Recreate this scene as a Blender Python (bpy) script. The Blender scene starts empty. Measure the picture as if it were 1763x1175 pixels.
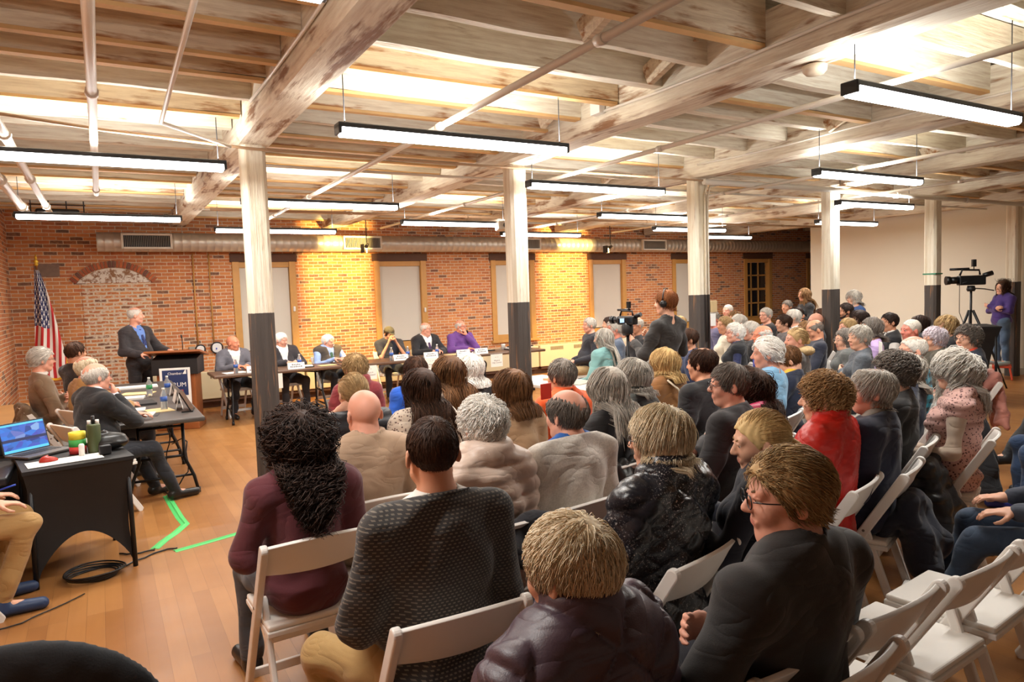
import bpy, math, random
import numpy as np
from mathutils import Vector, Matrix, noise
# ---------------------------------------------------------------- camera, world, exposure
SC = bpy.context.scene
COL = SC.collection
FPX, CX, CY, CAMZ = 1204.0, 881.5, 587.5, 1.75
_y, _p, _r = math.radians(30.28), math.radians(3.832), math.radians(1.978)
_f = Vector((math.sin(_y)*math.cos(_p), math.cos(_y)*math.cos(_p), -math.sin(_p)))
_r0 = Vector((math.cos(_y), -math.sin(_y), 0)); _u0 = _r0.cross(_f)
CR = _r0*math.cos(_r) - _u0*math.sin(_r); CU = _u0*math.cos(_r) + _r0*math.sin(_r); CF = _f
_cd = bpy.data.cameras.new('camera'); _co = bpy.data.objects.new('camera', _cd); COL.objects.link(_co)
_co.matrix_world = Matrix(((CR.x, CU.x, -CF.x, 0), (CR.y, CU.y, -CF.y, 0), (CR.z, CU.z, -CF.z, CAMZ), (0, 0, 0, 1)))
_cd.sensor_width = 36; _cd.lens = FPX/1763*36; _cd.clip_end = 100; _cd.clip_start = 0.05
SC.camera = _co
_w = bpy.data.worlds.new('world'); SC.world = _w; _w.use_nodes = True
_bg = _w.node_tree.nodes['Background']; _bg.inputs[0].default_value = (1.0, 0.92, 0.80, 1); _bg.inputs[1].default_value = 0.16
SC.view_settings.view_transform = 'Standard'; SC.view_settings.look = 'None'
SC.view_settings.gamma = 1; SC.view_settings.use_curve_mapping = False
SC.view_settings.exposure = 0.3
LAMP_DOWN, LAMP_UP, LAMP_GLOW, WARM = 37.0, 26.0, 11.0, 400.0   # watts of each pendant (down, up), face brightness, wall washer
SC.cycles.max_bounces = 6; SC.cycles.diffuse_bounces = 4; SC.cycles.glossy_bounces = 3
SC.cycles.transparent_max_bounces = 8; SC.cycles.transmission_bounces = 4
SC.cycles.use_denoising = True; SC.cycles.sample_clamp_indirect = 6
random.seed(7); RNG = np.random.default_rng(7)
R = math.radians

def ray(x, y):
    return CR*((x-CX)/FPX) - CU*((y-CY)/FPX) + CF
def at_z(x, y, z):
    d = ray(x, y); return Vector((0, 0, CAMZ)) + d*((z-CAMZ)/d.z)
def at_y(x, y, Y):
    d = ray(x, y); return Vector((0, 0, CAMZ)) + d*(Y/d.y)
def at_d(x, y, D):
    return Vector((0, 0, CAMZ)) + ray(x, y)*D

# ---------------------------------------------------------------- tagging and mesh helpers
def tag(o, label=None, cat=None, group=None, kind=None):
    if label: o['label'] = label
    if cat: o['category'] = cat
    if group: o['group'] = group
    if kind: o['kind'] = kind
    return o
def empty(name, loc=(0, 0, 0), rz=0, **kw):
    o = bpy.data.objects.new(name, None); COL.objects.link(o); o.location = loc; o.rotation_euler = (0, 0, rz)
    o.empty_display_size = .1
    return tag(o, **kw)
def copy_tree(o, parent=None):
    c = o.copy(); COL.objects.link(c); c.parent = parent
    for ch in list(o.children): copy_tree(ch, c)
    return c

class MB:
    """collects shapes, links them as ONE mesh object"""
    def __init__(s): s.v = []; s.f = []; s.m = []; s.s = []
    def add(s, vs, fs, mi=0, smooth=False, M=None):
        b = len(s.v)
        s.v += [tuple(M @ Vector(v)) if M is not None else tuple(v) for v in vs]
        s.f += [tuple(i+b for i in f) for f in fs]; s.m += [mi]*len(fs); s.s += [smooth]*len(fs)
        return s
    def box(s, c, d, mi=0, M=None, rz=0):
        x, y, z = d[0]/2, d[1]/2, d[2]/2
        vs = [Vector((sx*x, sy*y, sz*z)) for sx in (-1, 1) for sy in (-1, 1) for sz in (-1, 1)]
        q = Matrix.Rotation(rz, 3, 'Z')
        vs = [q @ v + Vector(c) for v in vs]
        return s.add(vs, [(0, 1, 3, 2), (4, 6, 7, 5), (0, 4, 5, 1), (2, 3, 7, 6), (0, 2, 6, 4), (1, 5, 7, 3)], mi, False, M)
    def bar(s, p0, p1, w, t, up=(0, 0, 1), mi=0, M=None):
        """rectangular bar from p0 to p1, w across, t along 'up'"""
        p0, p1 = Vector(p0), Vector(p1); d = (p1-p0).normalized(); a = d.cross(Vector(up)).normalized(); u = a.cross(d)
        vs = [p + a*(sa*w/2) + u*(su*t/2) for p in (p0, p1) for sa, su in ((-1, -1), (1, -1), (1, 1), (-1, 1))]
        return s.add(vs, [(3, 2, 1, 0), (4, 5, 6, 7), (0, 1, 5, 4), (1, 2, 6, 5), (2, 3, 7, 6), (3, 0, 4, 7)], mi, False, M)
    def tube(s, pts, r, n=10, mi=0, M=None, caps=True, closed=False):
        pts = [Vector(p) for p in pts]; N = len(pts); rs = r if hasattr(r, '__len__') else [r]*N
        vs = []; prev = None
        for i, p in enumerate(pts):
            if closed: d = pts[(i+1) % N]-pts[i-1]
            else: d = pts[min(i+1, N-1)]-pts[max(i-1, 0)]
            if d.length < 1e-9: d = Vector((0, 0, 1))
            d.normalize()
            if prev is None:
                a = d.orthogonal().normalized()
            else:
                a = (prev - d*prev.dot(d))
                a = a.normalized() if a.length > 1e-6 else d.orthogonal().normalized()
            prev = a; b = d.cross(a)
            vs += [p + (a*math.cos(2*math.pi*k/n) + b*math.sin(2*math.pi*k/n))*rs[i] for k in range(n)]
        fs = []
        for i in range(N if closed else N-1):
            j = (i+1) % N
            for k in range(n):
                l = (k+1) % n; fs.append((i*n+k, i*n+l, j*n+l, j*n+k))
        s.add(vs, fs, mi, True, M)
        if caps and not closed:
            b = len(s.v)-len(vs)
            s.f += [tuple(b+k for k in reversed(range(n))), tuple(b+(N-1)*n+k for k in range(n))]; s.m += [mi]*2; s.s += [False]*2
        return s
    def lathe(s, prof, c=(0, 0, 0), n=20, mi=0, M=None, smooth=True):
        vs = []; fs = []
        for r, z in prof: vs += [(c[0]+r*math.cos(2*math.pi*k/n), c[1]+r*math.sin(2*math.pi*k/n), c[2]+z) for k in range(n)]
        for i in range(len(prof)-1):
            for k in range(n):
                l = (k+1) % n; fs.append((i*n+k, i*n+l, (i+1)*n+l, (i+1)*n+k))
        fs.append(tuple(reversed(range(n)))); fs.append(tuple((len(prof)-1)*n+k for k in range(n)))
        return s.add(vs, fs, mi, smooth, M)
    def prism(s, poly, z0, z1, mi=0, M=None):
        n = len(poly)
        vs = [(x, y, z0) for x, y in poly] + [(x, y, z1) for x, y in poly]
        fs = [tuple(reversed(range(n))), tuple(range(n, 2*n))] + [(i, (i+1) % n, n+(i+1) % n, n+i) for i in range(n)]
        return s.add(vs, fs, mi, False, M)
    def grid(s, fn, nu, nv, mi=0, smooth=True, M=None, closed_u=False):
        vs = [fn(i/nu, j/nv) for i in range(nu + (0 if closed_u else 1)) for j in range(nv+1)]
        fs = []
        for i in range(nu):
            i2 = (i+1) % nu if closed_u else i+1
            for j in range(nv):
                fs.append((i*(nv+1)+j, i2*(nv+1)+j, i2*(nv+1)+j+1, i*(nv+1)+j+1))
        return s.add(vs, fs, mi, smooth, M)
    def build(s, name, mats, parent=None, loc=(0, 0, 0), rz=0, bevel=0, seg=2, solid=0, **kw):
        me = bpy.data.meshes.new(name); me.from_pydata(s.v, [], s.f)
        for m in (mats if isinstance(mats, (list, tuple)) else [mats]): me.materials.append(m)
        me.polygons.foreach_set('material_index', s.m); me.polygons.foreach_set('use_smooth', s.s)
        me.update()
        o = bpy.data.objects.new(name, me); COL.objects.link(o); o.parent = parent; o.location = loc; o.rotation_euler = (0, 0, rz)
        if solid:
            q = o.modifiers.new('solid', 'SOLIDIFY'); q.thickness = solid; q.offset = 0
        if bevel:
            q = o.modifiers.new('bevel', 'BEVEL'); q.width = bevel; q.segments = seg; q.limit_method = 'ANGLE'; q.angle_limit = R(40)
            q.harden_normals = False
        return tag(o, **kw)

# ---------------------------------------------------------------- materials
class NT:
    def __init__(s, name):
        s.mat = bpy.data.materials.new(name); s.mat.use_nodes = True; s.t = s.mat.node_tree; s.t.nodes.clear()
        s.out = s.n('ShaderNodeOutputMaterial'); s.b = s.n('ShaderNodeBsdfPrincipled'); s.l(s.b.outputs[0], s.out.inputs[0])
        s.tc = s.n('ShaderNodeTexCoord')
    def n(s, t, **kw):
        x = s.t.nodes.new(t)
        for k, v in kw.items(): setattr(x, k, v)
        return x
    def l(s, a, b): s.t.links.new(a, b)
    def set(s, **kw):
        for k, v in kw.items():
            i = s.b.inputs[{'rough': 'Roughness', 'metal': 'Metallic', 'spec': 'Specular IOR Level', 'trans': 'Transmission Weight', 'ior': 'IOR', 'alpha': 'Alpha', 'sheen': 'Sheen Weight', 'coat': 'Coat Weight', 'sub': 'Subsurface Weight'}[k]]
            if hasattr(v, 'links'): s.l(v, i)
            else: i.default_value = v
    def col(s, c):
        if hasattr(c, 'links'): s.l(c, s.b.inputs[0])
        else: s.b.inputs[0].default_value = (*c, 1)
    def map(s, scale=(1, 1, 1), rot=(0, 0, 0), src='Object', loc=(0, 0, 0)):
        m = s.n('ShaderNodeMapping'); s.l(s.tc.outputs[src], m.inputs[0])
        m.inputs['Scale'].default_value = scale; m.inputs['Rotation'].default_value = rot; m.inputs['Location'].default_value = loc
        return m.outputs[0]
    def noise(s, scale=5, detail=3, rough=.55, vec=None, dist=0):
        x = s.n('ShaderNodeTexNoise'); x.inputs['Scale'].default_value = scale; x.inputs['Detail'].default_value = detail
        x.inputs['Roughness'].default_value = rough; x.inputs['Distortion'].default_value = dist
        s.l(vec if vec is not None else s.tc.outputs['Object'], x.inputs[0]); return x.outputs[0]
    def ramp(s, fac, stops, const=False):
        x = s.n('ShaderNodeValToRGB'); s.l(fac, x.inputs[0]); e = x.color_ramp.elements
        if const: x.color_ramp.interpolation = 'CONSTANT'
        while len(e) > 1: e.remove(e[-1])
        e[0].position = stops[0][0]; e[0].color = (*stops[0][1], 1) if len(stops[0][1]) == 3 else stops[0][1]
        for p, c in stops[1:]:
            k = e.new(p); k.color = (*c, 1)
        return x.outputs[0]
    def mix(s, fac, a, b, mode='MIX'):
        x = s.n('ShaderNodeMix', data_type='RGBA', blend_type=mode)
        for v, i in ((fac, x.inputs[0]), (a, x.inputs[6]), (b, x.inputs[7])):
            if hasattr(v, 'links'): s.l(v, i)
            else: i.default_value = v if isinstance(v, float) else (*v, 1)
        return x.outputs[2]
    def math(s, op, a, b=0.0, c=0.0):
        x = s.n('ShaderNodeMath', operation=op)
        for v, i in zip((a, b, c), x.inputs):
            if hasattr(v, 'links'): s.l(v, i)
            else: i.default_value = v
        return x.outputs[0]
    def xyz(s, vec=None):
        x = s.n('ShaderNodeSeparateXYZ'); s.l(vec if vec is not None else s.tc.outputs['Object'], x.inputs[0]); return x.outputs
    def comb(s, a, b, c=0.0):
        x = s.n('ShaderNodeCombineXYZ')
        for v, i in zip((a, b, c), x.inputs):
            if hasattr(v, 'links'): s.l(v, i)
            else: i.default_value = v
        return x.outputs[0]
    def bump(s, h, strength=.3, dist=.01):
        x = s.n('ShaderNodeBump'); x.inputs['Strength'].default_value = strength; x.inputs['Distance'].default_value = dist
        s.l(h, x.inputs['Height']); s.l(x.outputs[0], s.b.inputs['Normal']); return x
_mc = {}
def mat(name, c, rough=.5, metal=0, var=.12, scale=8, bump=0, bscale=60, **kw):
    """plain coloured surface with slight mottling and optional fine bump"""
    if name in _mc: return _mc[name]
    t = NT(name); d = tuple(max(0, x*(1-var)) for x in c); e = tuple(min(1, x*(1+var)) for x in c)
    t.col(t.mix(t.noise(scale, 3), d, e)) if var else t.col(c)
    t.set(rough=rough, metal=metal, **kw)
    if bump: t.bump(t.noise(bscale, 3), bump, .004)
    _mc[name] = t.mat; return t.mat
def emit(name, c, s):
    t = NT(name); t.b.inputs['Emission Color'].default_value = (*c, 1); t.b.inputs['Emission Strength'].default_value = s; t.col(c); return t.mat
def sr(r, g, b):
    """display 0-255 to linear"""
    return tuple((v/255/12.92 if v/255 <= .04045 else ((v/255+.055)/1.055)**2.4) for v in (r, g, b))
# ================================================================ ROOM
BAY, X0, YC, YW, XL, XR = 2.54, 1.163, 6.184, 12.89, -1.16, 14.1
BEAMZ, PAINTZ, DECKZ, JOISTZ = 3.047, 1.663, 3.46, 3.20

def brick_mat(name, axis, old=False):
    t = NT(name); p = t.xyz()
    nz = t.noise(2.2, 2); w = t.math('MULTIPLY', t.math('SUBTRACT', t.noise(9, 3), .5), .03 if old else .014)
    u = t.math('ADD', p[axis], w); v = t.math('ADD', p[2], t.math('MULTIPLY', t.math('SUBTRACT', t.noise(5, 3), .5), .035 if old else .018))
    b = t.n('ShaderNodeTexBrick'); t.l(t.comb(u, v), b.inputs[0])
    for k, x in (('Scale', 1.0), ('Mortar Size', .013 if old else .0062), ('Mortar Smooth', .25), ('Brick Width', .178), ('Row Height', .0575), ('Bias', 0.0)): b.inputs[k].default_value = x
    b.inputs['Color1'].default_value = (0, 0, 0, 1); b.inputs['Color2'].default_value = (1, 1, 1, 1); b.inputs['Mortar'].default_value = (.5, .5, .5, 1)
    c = t.ramp(b.outputs[0], [(0, sr(104, 76, 62)), (.10, sr(124, 88, 68)), (.16, sr(178, 104, 60)), (.4, sr(204, 126, 70)), (.7, sr(216, 144, 84)), (1, sr(190, 106, 66))])
    c = t.mix(t.math('MULTIPLY', t.ramp(t.noise(26, 4), [(.4, (0, 0, 0)), (.75, (1, 1, 1))]), .35), c, sr(215, 165, 120))
    c = t.mix(t.ramp(nz, [(.35, (0, 0, 0)), (.7, (.35, .35, .35))]), c, sr(150, 84, 54))
    m = t.mix(t.noise(40, 3), sr(198, 176, 146), sr(232, 218, 196))
    if old:
        c = t.mix(t.ramp(t.noise(14, 5, .7), [(.5, (0, 0, 0)), (.62, (.8, .8, .8))]), c, sr(222, 208, 190))
    t.col(t.mix(b.outputs['Fac'], c, m)); t.set(rough=.86)
    h = t.math('ADD', t.math('MULTIPLY', b.outputs['Fac'], -1.0), t.math('MULTIPLY', t.noise(70, 4), .35)); t.bump(h, .7, .008)
    return t.mat
def old_wood(name, axis=1, white=.62, base=((96, 66, 46), (142, 104, 74)), paint=((214, 206, 186), (236, 231, 214)), sc=1.0):
    """whitewashed, flaking timber with its grain along the given axis"""
    t = NT(name); s = [9, 9, 9]; s[axis] = 1.1; s = [a*sc for a in s]
    g = t.noise(1.0, 6, .62, t.map(tuple(s))); s2 = [34, 34, 34]; s2[axis] = 2.4
    g2 = t.noise(1.0, 4, .6, t.map(tuple(a*sc for a in s2)))
    wood = t.mix(g2, sr(*base[0]), sr(*base[1])); pt = t.mix(t.noise(3*sc, 4), sr(*paint[0]), sr(*paint[1]))
    pt = t.mix(t.ramp(g2, [(.3, (.5, .5, .5)), (.6, (0, 0, 0))]), pt, sr(168, 140, 112))
    f = t.math('ADD', t.math('MULTIPLY', g, .62), t.math('MULTIPLY', t.noise(1.6*sc, 3), .38))
    k = 1-white
    f = t.ramp(f, [(max(0, .30+.36*k-.045), (0, 0, 0)), (.30+.36*k+.03, (1, 1, 1))])
    t.col(t.mix(f, wood, pt)); t.set(rough=.8)
    t.bump(t.math('ADD', g2, t.math('MULTIPLY', f, .4)), .5, .01); return t.mat
M_BRK = brick_mat('brick_x', 0); M_BRKY = brick_mat('brick_y', 1); M_OLD = brick_mat('brick_infill', 0, True)
M_BEAM = old_wood('beam_wood', 1, .60, ((112, 80, 58), (160, 122, 90)), sc=1.3); M_JOIST = old_wood('joist_wood', 0, .70, ((124, 94, 64), (176, 140, 100)), sc=1.5)
M_JOISTB = old_wood('joist_bare', 0, .55, ((120, 78, 44), (186, 132, 84)), ((214, 196, 166), (232, 220, 198)), sc=1.5)
M_STRIP = mat('raw_lumber', sr(206, 166, 112), .75, var=.2, scale=6)
M_DECK = old_wood('deck_wood', 0, .80, ((150, 112, 76), (196, 156, 110)), sc=1.4)

def floor_mat():
    t = NT('floor_planks'); p = t.xyz()
    b = t.n('ShaderNodeTexBrick', offset=.37, offset_frequency=3); t.l(t.comb(p[1], p[0]), b.inputs[0])
    for k, x in (('Scale', 1.0), ('Mortar Size', .0012), ('Mortar Smooth', .3), ('Brick Width', 2.3), ('Row Height', .092), ('Bias', 0.0)): b.inputs[k].default_value = x
    b.inputs['Color1'].default_value = (0, 0, 0, 1); b.inputs['Color2'].default_value = (1, 1, 1, 1); b.inputs['Mortar'].default_value = (.3, .3, .3, 1)
    c = t.ramp(b.outputs[0], [(0, sr(148, 98, 52)), (.5, sr(164, 112, 60)), (1, sr(178, 126, 72))])
    g = t.noise(1.0, 5, .6, t.map((26, 1.5, 1))); c = t.mix(t.math('MULTIPLY', g, .5), c, sr(138, 86, 44))
    c = t.mix(t.math('MULTIPLY', b.outputs['Fac'], .45), c, sr(90, 54, 28))
    c = t.mix(t.ramp(t.noise(1.3, 3), [(.35, (0, 0, 0)), (.75, (.3, .3, .3))]), c, sr(192, 138, 84))
    t.col(c); t.set(rough=t.math('ADD', t.math('MULTIPLY', t.noise(4, 4), .2), .26), spec=.45)
    t.bump(t.math('ADD', t.math('MULTIPLY', b.outputs['Fac'], -1.0), t.math('MULTIPLY', g, .12)), .25, .003); return t.mat
M_FLOOR = floor_mat()
M_PLASTER = mat('wall_paint', sr(226, 220, 204), .85, var=.03, scale=1.5)
M_OCHRE = mat('varnished_pine', sr(196, 146, 78), .5, var=.14, scale=7)
M_DKWOOD = mat('dark_wood', sr(88, 58, 40), .7, var=.25, scale=9)

MB().box((9, 5, -.05), (26, 22, .1)).build('floor', M_FLOOR, kind='structure')
# brick wall with its window openings
WX = [1.983+BAY*k for k in range(7)]; OPW, OPZ0, OPZ1 = 1.075, .78, 2.47
w = MB(); xs = [XL-.3]+[v for a in WX for v in (a, a+OPW)]+[19.6]
for a, b in zip(xs[0::2], xs[1::2]): w.box(((a+b)/2, YW+.15, 1.75), (b-a, .3, 3.5))
for a in WX:
    w.box((a+OPW/2, YW+.15, OPZ0/2), (OPW, .3, OPZ0)); w.box((a+OPW/2, YW+.15, (OPZ1+3.5)/2), (OPW, .3, 3.5-OPZ1))
w.build('wall_front', M_BRK, kind='structure')
MB().box((XL-.15, 5, 1.75), (.3, 16, 3.5)).build('wall_left', M_BRKY, kind='structure')
w = MB().box((XR+.08, 3.4, 1.73), (.16, 10.7, 3.46)).box((XR+.09, 9.6, 1.73), (.12, 1.72, 3.46))
w.build('wall_right', M_PLASTER, kind='structure')
MB().box((XR-.012, 3.4, .06), (.024, 10.7, .12)).build('baseboard_right', mat('base_grey', sr(190, 182, 168), .6), kind='structure', bevel=.004)
MB().box((19.6, 5, 1.75), (.2, 16, 3.5)).build('wall_far_right', M_PLASTER, kind='structure')
MB().box((9.0, YW-.03, .07), (20, .06, .16)).build('baseboard_front', M_DKWOOD, kind='structure', bevel=.006)
MB().box((9, 5, DECKZ+.05), (26, 22, .1)).build('ceiling', M_DECK, kind='structure')
# window ledge running along the left wall
w = MB().box((XL+.15, 6.2, .29), (.3, 8.6, .54)).box((XL+.16, 6.2, .58), (.34, 8.64, .05))
w.build('trim_1', mat('ledge_wood', sr(176, 132, 82), .5, var=.18, scale=3), kind='structure', bevel=.006)

def glass_mat():
    t = NT('night_glass'); t.col(sr(30, 30, 34)); t.set(rough=.08, spec=.6); return t.mat
M_NIGHT = glass_mat(); M_SHADE = mat('shade_cloth', sr(206, 201, 190), .8, var=.02, scale=3)
for k, a in enumerate(WX):
    root = empty('window_%d' % (k+1), (a+OPW/2, YW, 0), kind='structure'); hw = OPW/2; c = .115
    f = MB()
    for s in (-1, 1): f.box((s*(hw-c/2), .04, (OPZ0+OPZ1)/2), (c, .14, OPZ1-OPZ0))
    f.box((0, .05, OPZ1-.05), (OPW-2*c, .10, .1)); f.box((0, .05, OPZ0+.06), (OPW-2*c, .10, .12))
    f.build('window_frame', M_OCHRE, root, bevel=.005)
    MB().box((0, -.02, OPZ0-.02), (OPW+.08, .12, .05)).build('window_sill', M_OCHRE, root, bevel=.006)
    MB().box((0, -.012, OPZ1+.07), (OPW+.06, .03, .15)).build('lintel', M_DKWOOD, root, bevel=.005)
    MB().box((0, .13, (OPZ0+OPZ1)/2), (OPW-2*c, .012, OPZ1-OPZ0-.2)).build('pane', M_NIGHT, root)
    if k in (5, 6):
        g = MB()
        for i in range(5): g.box((0, .11, OPZ0+.14+i*.37), (OPW-2*c, .03, .035 if i != 2 else .06))
        for x in (-.14, .14): g.box((x, .11, (OPZ0+OPZ1)/2), (.025, .03, OPZ1-OPZ0-.2))
        g.build('glazing_bars', M_OCHRE, root)
    else:
        zb = .93 if k not in (2,) else .90
        g = MB().box((0, .045, (zb+OPZ1-.03)/2), (OPW-2*c-.01, .006, OPZ1-.03-zb)).box((0, .045, zb), (OPW-2*c-.01, .02, .025))
        g.tube([(-hw+c+.01, .05, OPZ1-.05), (hw-c-.01, .05, OPZ1-.05)], .025, 12)
        g.build('roller_shade', M_SHADE, root)
        if k in (0, 1): MB().box((hw-c*.55, -.045, 1.62 if k == 0 else 1.5), (.04, .03, .09)).build('latch', mat('white_plastic', sr(225, 222, 215), .4, var=0), root, bevel=.01)
# the bricked-up arched opening
ax0, ax1, az = -.41, .83, 2.21; mid = (ax0+ax1)/2
cxr = (ax1-ax0)/2; rise = .29; Rr = (cxr*cxr+rise*rise)/(2*rise); cz = 2.50-Rr
ang = math.asin(cxr/Rr)
root = empty('trim_2', (0, YW, 0), kind='structure')
n = 25
for i in range(n):
    th = -ang+2*ang*(i+.5)/n
    m = Matrix.Translation((mid, -.008, cz)) @ Matrix.Rotation(th, 4, 'Y')
    q = MB().box((0, 0, Rr-.055), (2*ang*Rr/n-.014, .05, .105), M=m)
    sh = random.choice([(168, 92, 60), (190, 108, 66), (150, 80, 56), (120, 78, 66)])
    q.build('arch_brick', mat('vous%d' % sh[0], sr(*sh), .85, var=.2, scale=20, bump=.3), root, bevel=.006)
def arcp(t0, t1, r, steps=20): return [(mid+r*math.sin(t0+(t1-t0)*i/steps), cz+r*math.cos(t0+(t1-t0)*i/steps)) for i in range(steps+1)]
ri = Rr-.115; a2 = math.acos(min(1, (2.15-cz)/ri)) if (2.15-cz) < ri else .3
poly = arcp(-a2, a2, ri)
q = MB(); q.prism([(x, z) for x, z in poly], 0, .02, M=Matrix.Rotation(R(90), 4, 'X')); q.v = [(x, y+.012, z) for x, y, z in q.v]
t = NT('flaking_plaster'); f = t.ramp(t.noise(9, 5, .7), [(.44, (0, 0, 0)), (.52, (1, 1, 1))]); t.col(t.mix(f, sr(150, 110, 78), sr(224, 216, 204))); t.set(rough=.9); t.bump(f, .4, .01)
q.build('plaster_panel', t.mat, root)
q = MB(); q.prism([(x, z) for x, z in arcp(-ang, ang, Rr)]+[(ax1, 2.19), (ax0, 2.19)], 0, .01, M=Matrix.Rotation(R(90), 4, 'X')); q.v = [(x, y+.006, z) for x, y, z in q.v]
q.build('arch_mortar', mat('arch_mortar', sr(206, 184, 152), .9, var=.1), root)
MB().box((.24, .0, 1.07), (.96, .016, 2.15)).build('infill', M_OLD, root)
MB().box((-.68, -.002, 2.36), (.32, .02, .2)).build('cement_patch', mat('cement', sr(132, 110, 96), .9, var=.3, scale=14), root)

# posts: round-edged timbers, pale above and dark below
def post_mat():
    t = NT('post_paint'); p = t.xyz()
    g = t.noise(1.0, 5, .6, t.map((16, 16, 1.1))); g2 = t.noise(1.0, 5, .65, t.map((40, 40, 2)))
    pale = t.mix(t.ramp(g, [(.35, (0, 0, 0)), (.6, (1, 1, 1))]), sr(212, 198, 172), sr(236, 230, 212))
    pale = t.mix(t.ramp(g2, [(.60, (0, 0, 0)), (.70, (.85, .85, .85))]), pale, sr(138, 92, 62))
    pale = t.mix(t.ramp(t.noise(1.0, 4, .6, t.map((5, 5, 1.5))), [(.56, (0, 0, 0)), (.66, (.5, .5, .5))]), pale, sr(176, 138, 104))
    dark = t.mix(g, sr(46, 40, 38), sr(86, 78, 72)); dark = t.mix(t.ramp(t.noise(1.0, 4, .6, t.map((22, 22, 1.6))), [(.60, (0, 0, 0)), (.68, (.9, .9, .9))]), dark, sr(134, 98, 68))
    e = t.math('GREATER_THAN', p[2], t.math('ADD', PAINTZ-.004, t.math('MULTIPLY', g2, .01)))
    t.col(t.mix(e, dark, pale)); t.set(rough=.72); t.bump(t.math('ADD', g, g2), .7, .012); return t.mat
M_POST = post_mat()
plabel = ['weathered timber post nearest the left tables, pale above and black below', 'weathered timber post in front of the purple-shirted panelist end of the tables',
          'timber post with conduit and a small paper notice beside the camera operator', 'timber post at the back of the audience, near the wall corner',
          'timber post with a green band against the pale wall', 'timber post beside the woman standing on the orange stool']
for k in range(6):
    x = X0+BAY*k; h = .095; c = .03; m = MB()
    prof = [(h-c, -h), (h, -h+c), (h, h-c), (h-c, h), (-h+c, h), (-h, h-c), (-h, -h+c), (-h+c, -h)]
    N = 40; rnd = random.Random(k)
    def pf(i, j, k=k):
        a = prof[int(round(i*8)) % 8]; z = j*BEAMZ
        w = 1+.05*noise.noise(Vector((i*6, z*1.1, k*5)))
        if z > BEAMZ-.35: w *= 1.0
        return (a[0]*w, a[1]*w, z)
    m.grid(pf, 8, N, smooth=False, closed_u=True)
    o = empty('timber_post', (x, YC, 0), label=plabel[k], cat='post')
    m.build('post_shaft', M_POST, o)
    if k == 2:
        MB().tube([(.06, -.115, .2), (.06, -.115, 2.8), (.10, -.12, 2.95), (.4, -.12, 3.0)], .013, 8).tube([(.02, -.115, 1.1), (.02, -.115, 2.85), (.06, -.12, 2.98), (.35, -.12, 3.03)], .013, 8).build('conduit', M_POST, o)
        MB().box((.12, -.125, 1.52), (.10, .04, .14)).build('junction_box', mat('box_tan', sr(196, 170, 126), .5), o, bevel=.006, label='tan metal box')
        MB().box((.09, -.15, 1.36), (.085, .004, .15)).build('notice', mat('paper', sr(238, 236, 230), .7, var=0), o, label='white paper notice')
    if k == 4:
        MB().box((0, 0, 1.84), (.2, .2, .02)).build('band', mat('green_band', sr(40, 130, 96), .6), o, label='green band')

# beams along Y with a hewn, slightly wavy surface
for k in range(6):
    x = X0+BAY*k; m = MB(); hw = .145; c = .03; N = 60
    pr = [(-hw, DECKZ-.06), (-hw, BEAMZ+c), (-hw+c, BEAMZ), (hw-c, BEAMZ), (hw, BEAMZ+c), (hw, DECKZ-.06)]
    def bf(i, j, x=x, k=k):
        a = pr[int(round(i*5))]; y = -1.6+j*(YW+1.5)
        d = noise.noise(Vector((i*3, y*.9, k*7)))*.02+noise.noise(Vector((i*9, y*4, k*3)))*.008
        zd = 0 if i in (0, 1) else d*.8
        if abs(y-YC) < .3 and zd > 0: zd = 0
        return (x+a[0]+d, y, a[1]+min(zd, .012))
    m.grid(bf, 5, N*2, smooth=False)
    o = m.build('ceiling_beam_%d' % (k+1), M_BEAM, kind='structure')
# joists running across, one per bay and row
JV = []
for v in range(5):
    m = MB(); wd = (.055, .07, .05, .09, .06)[v]; L = BAY-.29; N = 12
    pj = [(-wd/2, DECKZ), (-wd/2, JOISTZ), (wd/2, JOISTZ), (wd/2, DECKZ)]
    def jf(i, j, v=v, L=L, pj=pj):
        a = pj[int(round(i*3))]; xx = -L/2+j*L
        return (xx, a[0]+.006*noise.noise(Vector((xx*2, i*3, v*9))), a[1]+(.012*noise.noise(Vector((xx*1.5, v*5, 0))) if a[1] < 3.3 else 0))
    m.grid(jf, 3, N, smooth=False)
    me_o = m.build('ceiling_joist', (M_JOIST, M_JOISTB)[v in (2, 4)], kind='structure')
    if v in (1, 2, 4):
        MB().box((0, .0, JOISTZ-.012), (L-.02, wd+.004, .022)).build('batten', M_STRIP, me_o)
    JV.append(me_o)
JL = [JV[i] for i in range(5)]; first = set()
for b in range(-1, 7):
    for r in range(27):
        y = .56+.475*r
        if y > YW-.1: continue
        v = random.choice((0, 0, 1, 2, 3, 4)) if b >= 1 else random.choice((0, 1, 4, 3, 2))
        src = JL[v]
        o = src if v not in first else copy_tree(src); first.add(v)
        o.location = (X0+BAY*(b+.5), y+random.uniform(-.03, .03), random.uniform(-.015, .02)); o.rotation_euler = (0, 0, random.uniform(-.006, .006))
# short blocking pieces between joists, standing at a slant beside the beams
for (x, y) in ((3.45, 3.62), (2.55, 3.15), (6.1, 4.1), (1.35, 3.1), (8.6, 4.6), (5.98, 7.4), (3.45, 5.0)):
    m = MB().bar((x, y-.2, 3.42), (x-.05, y+.2, 3.24), .05, .14); m.build('ceiling_blocking', M_JOISTB, kind='structure')

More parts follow.
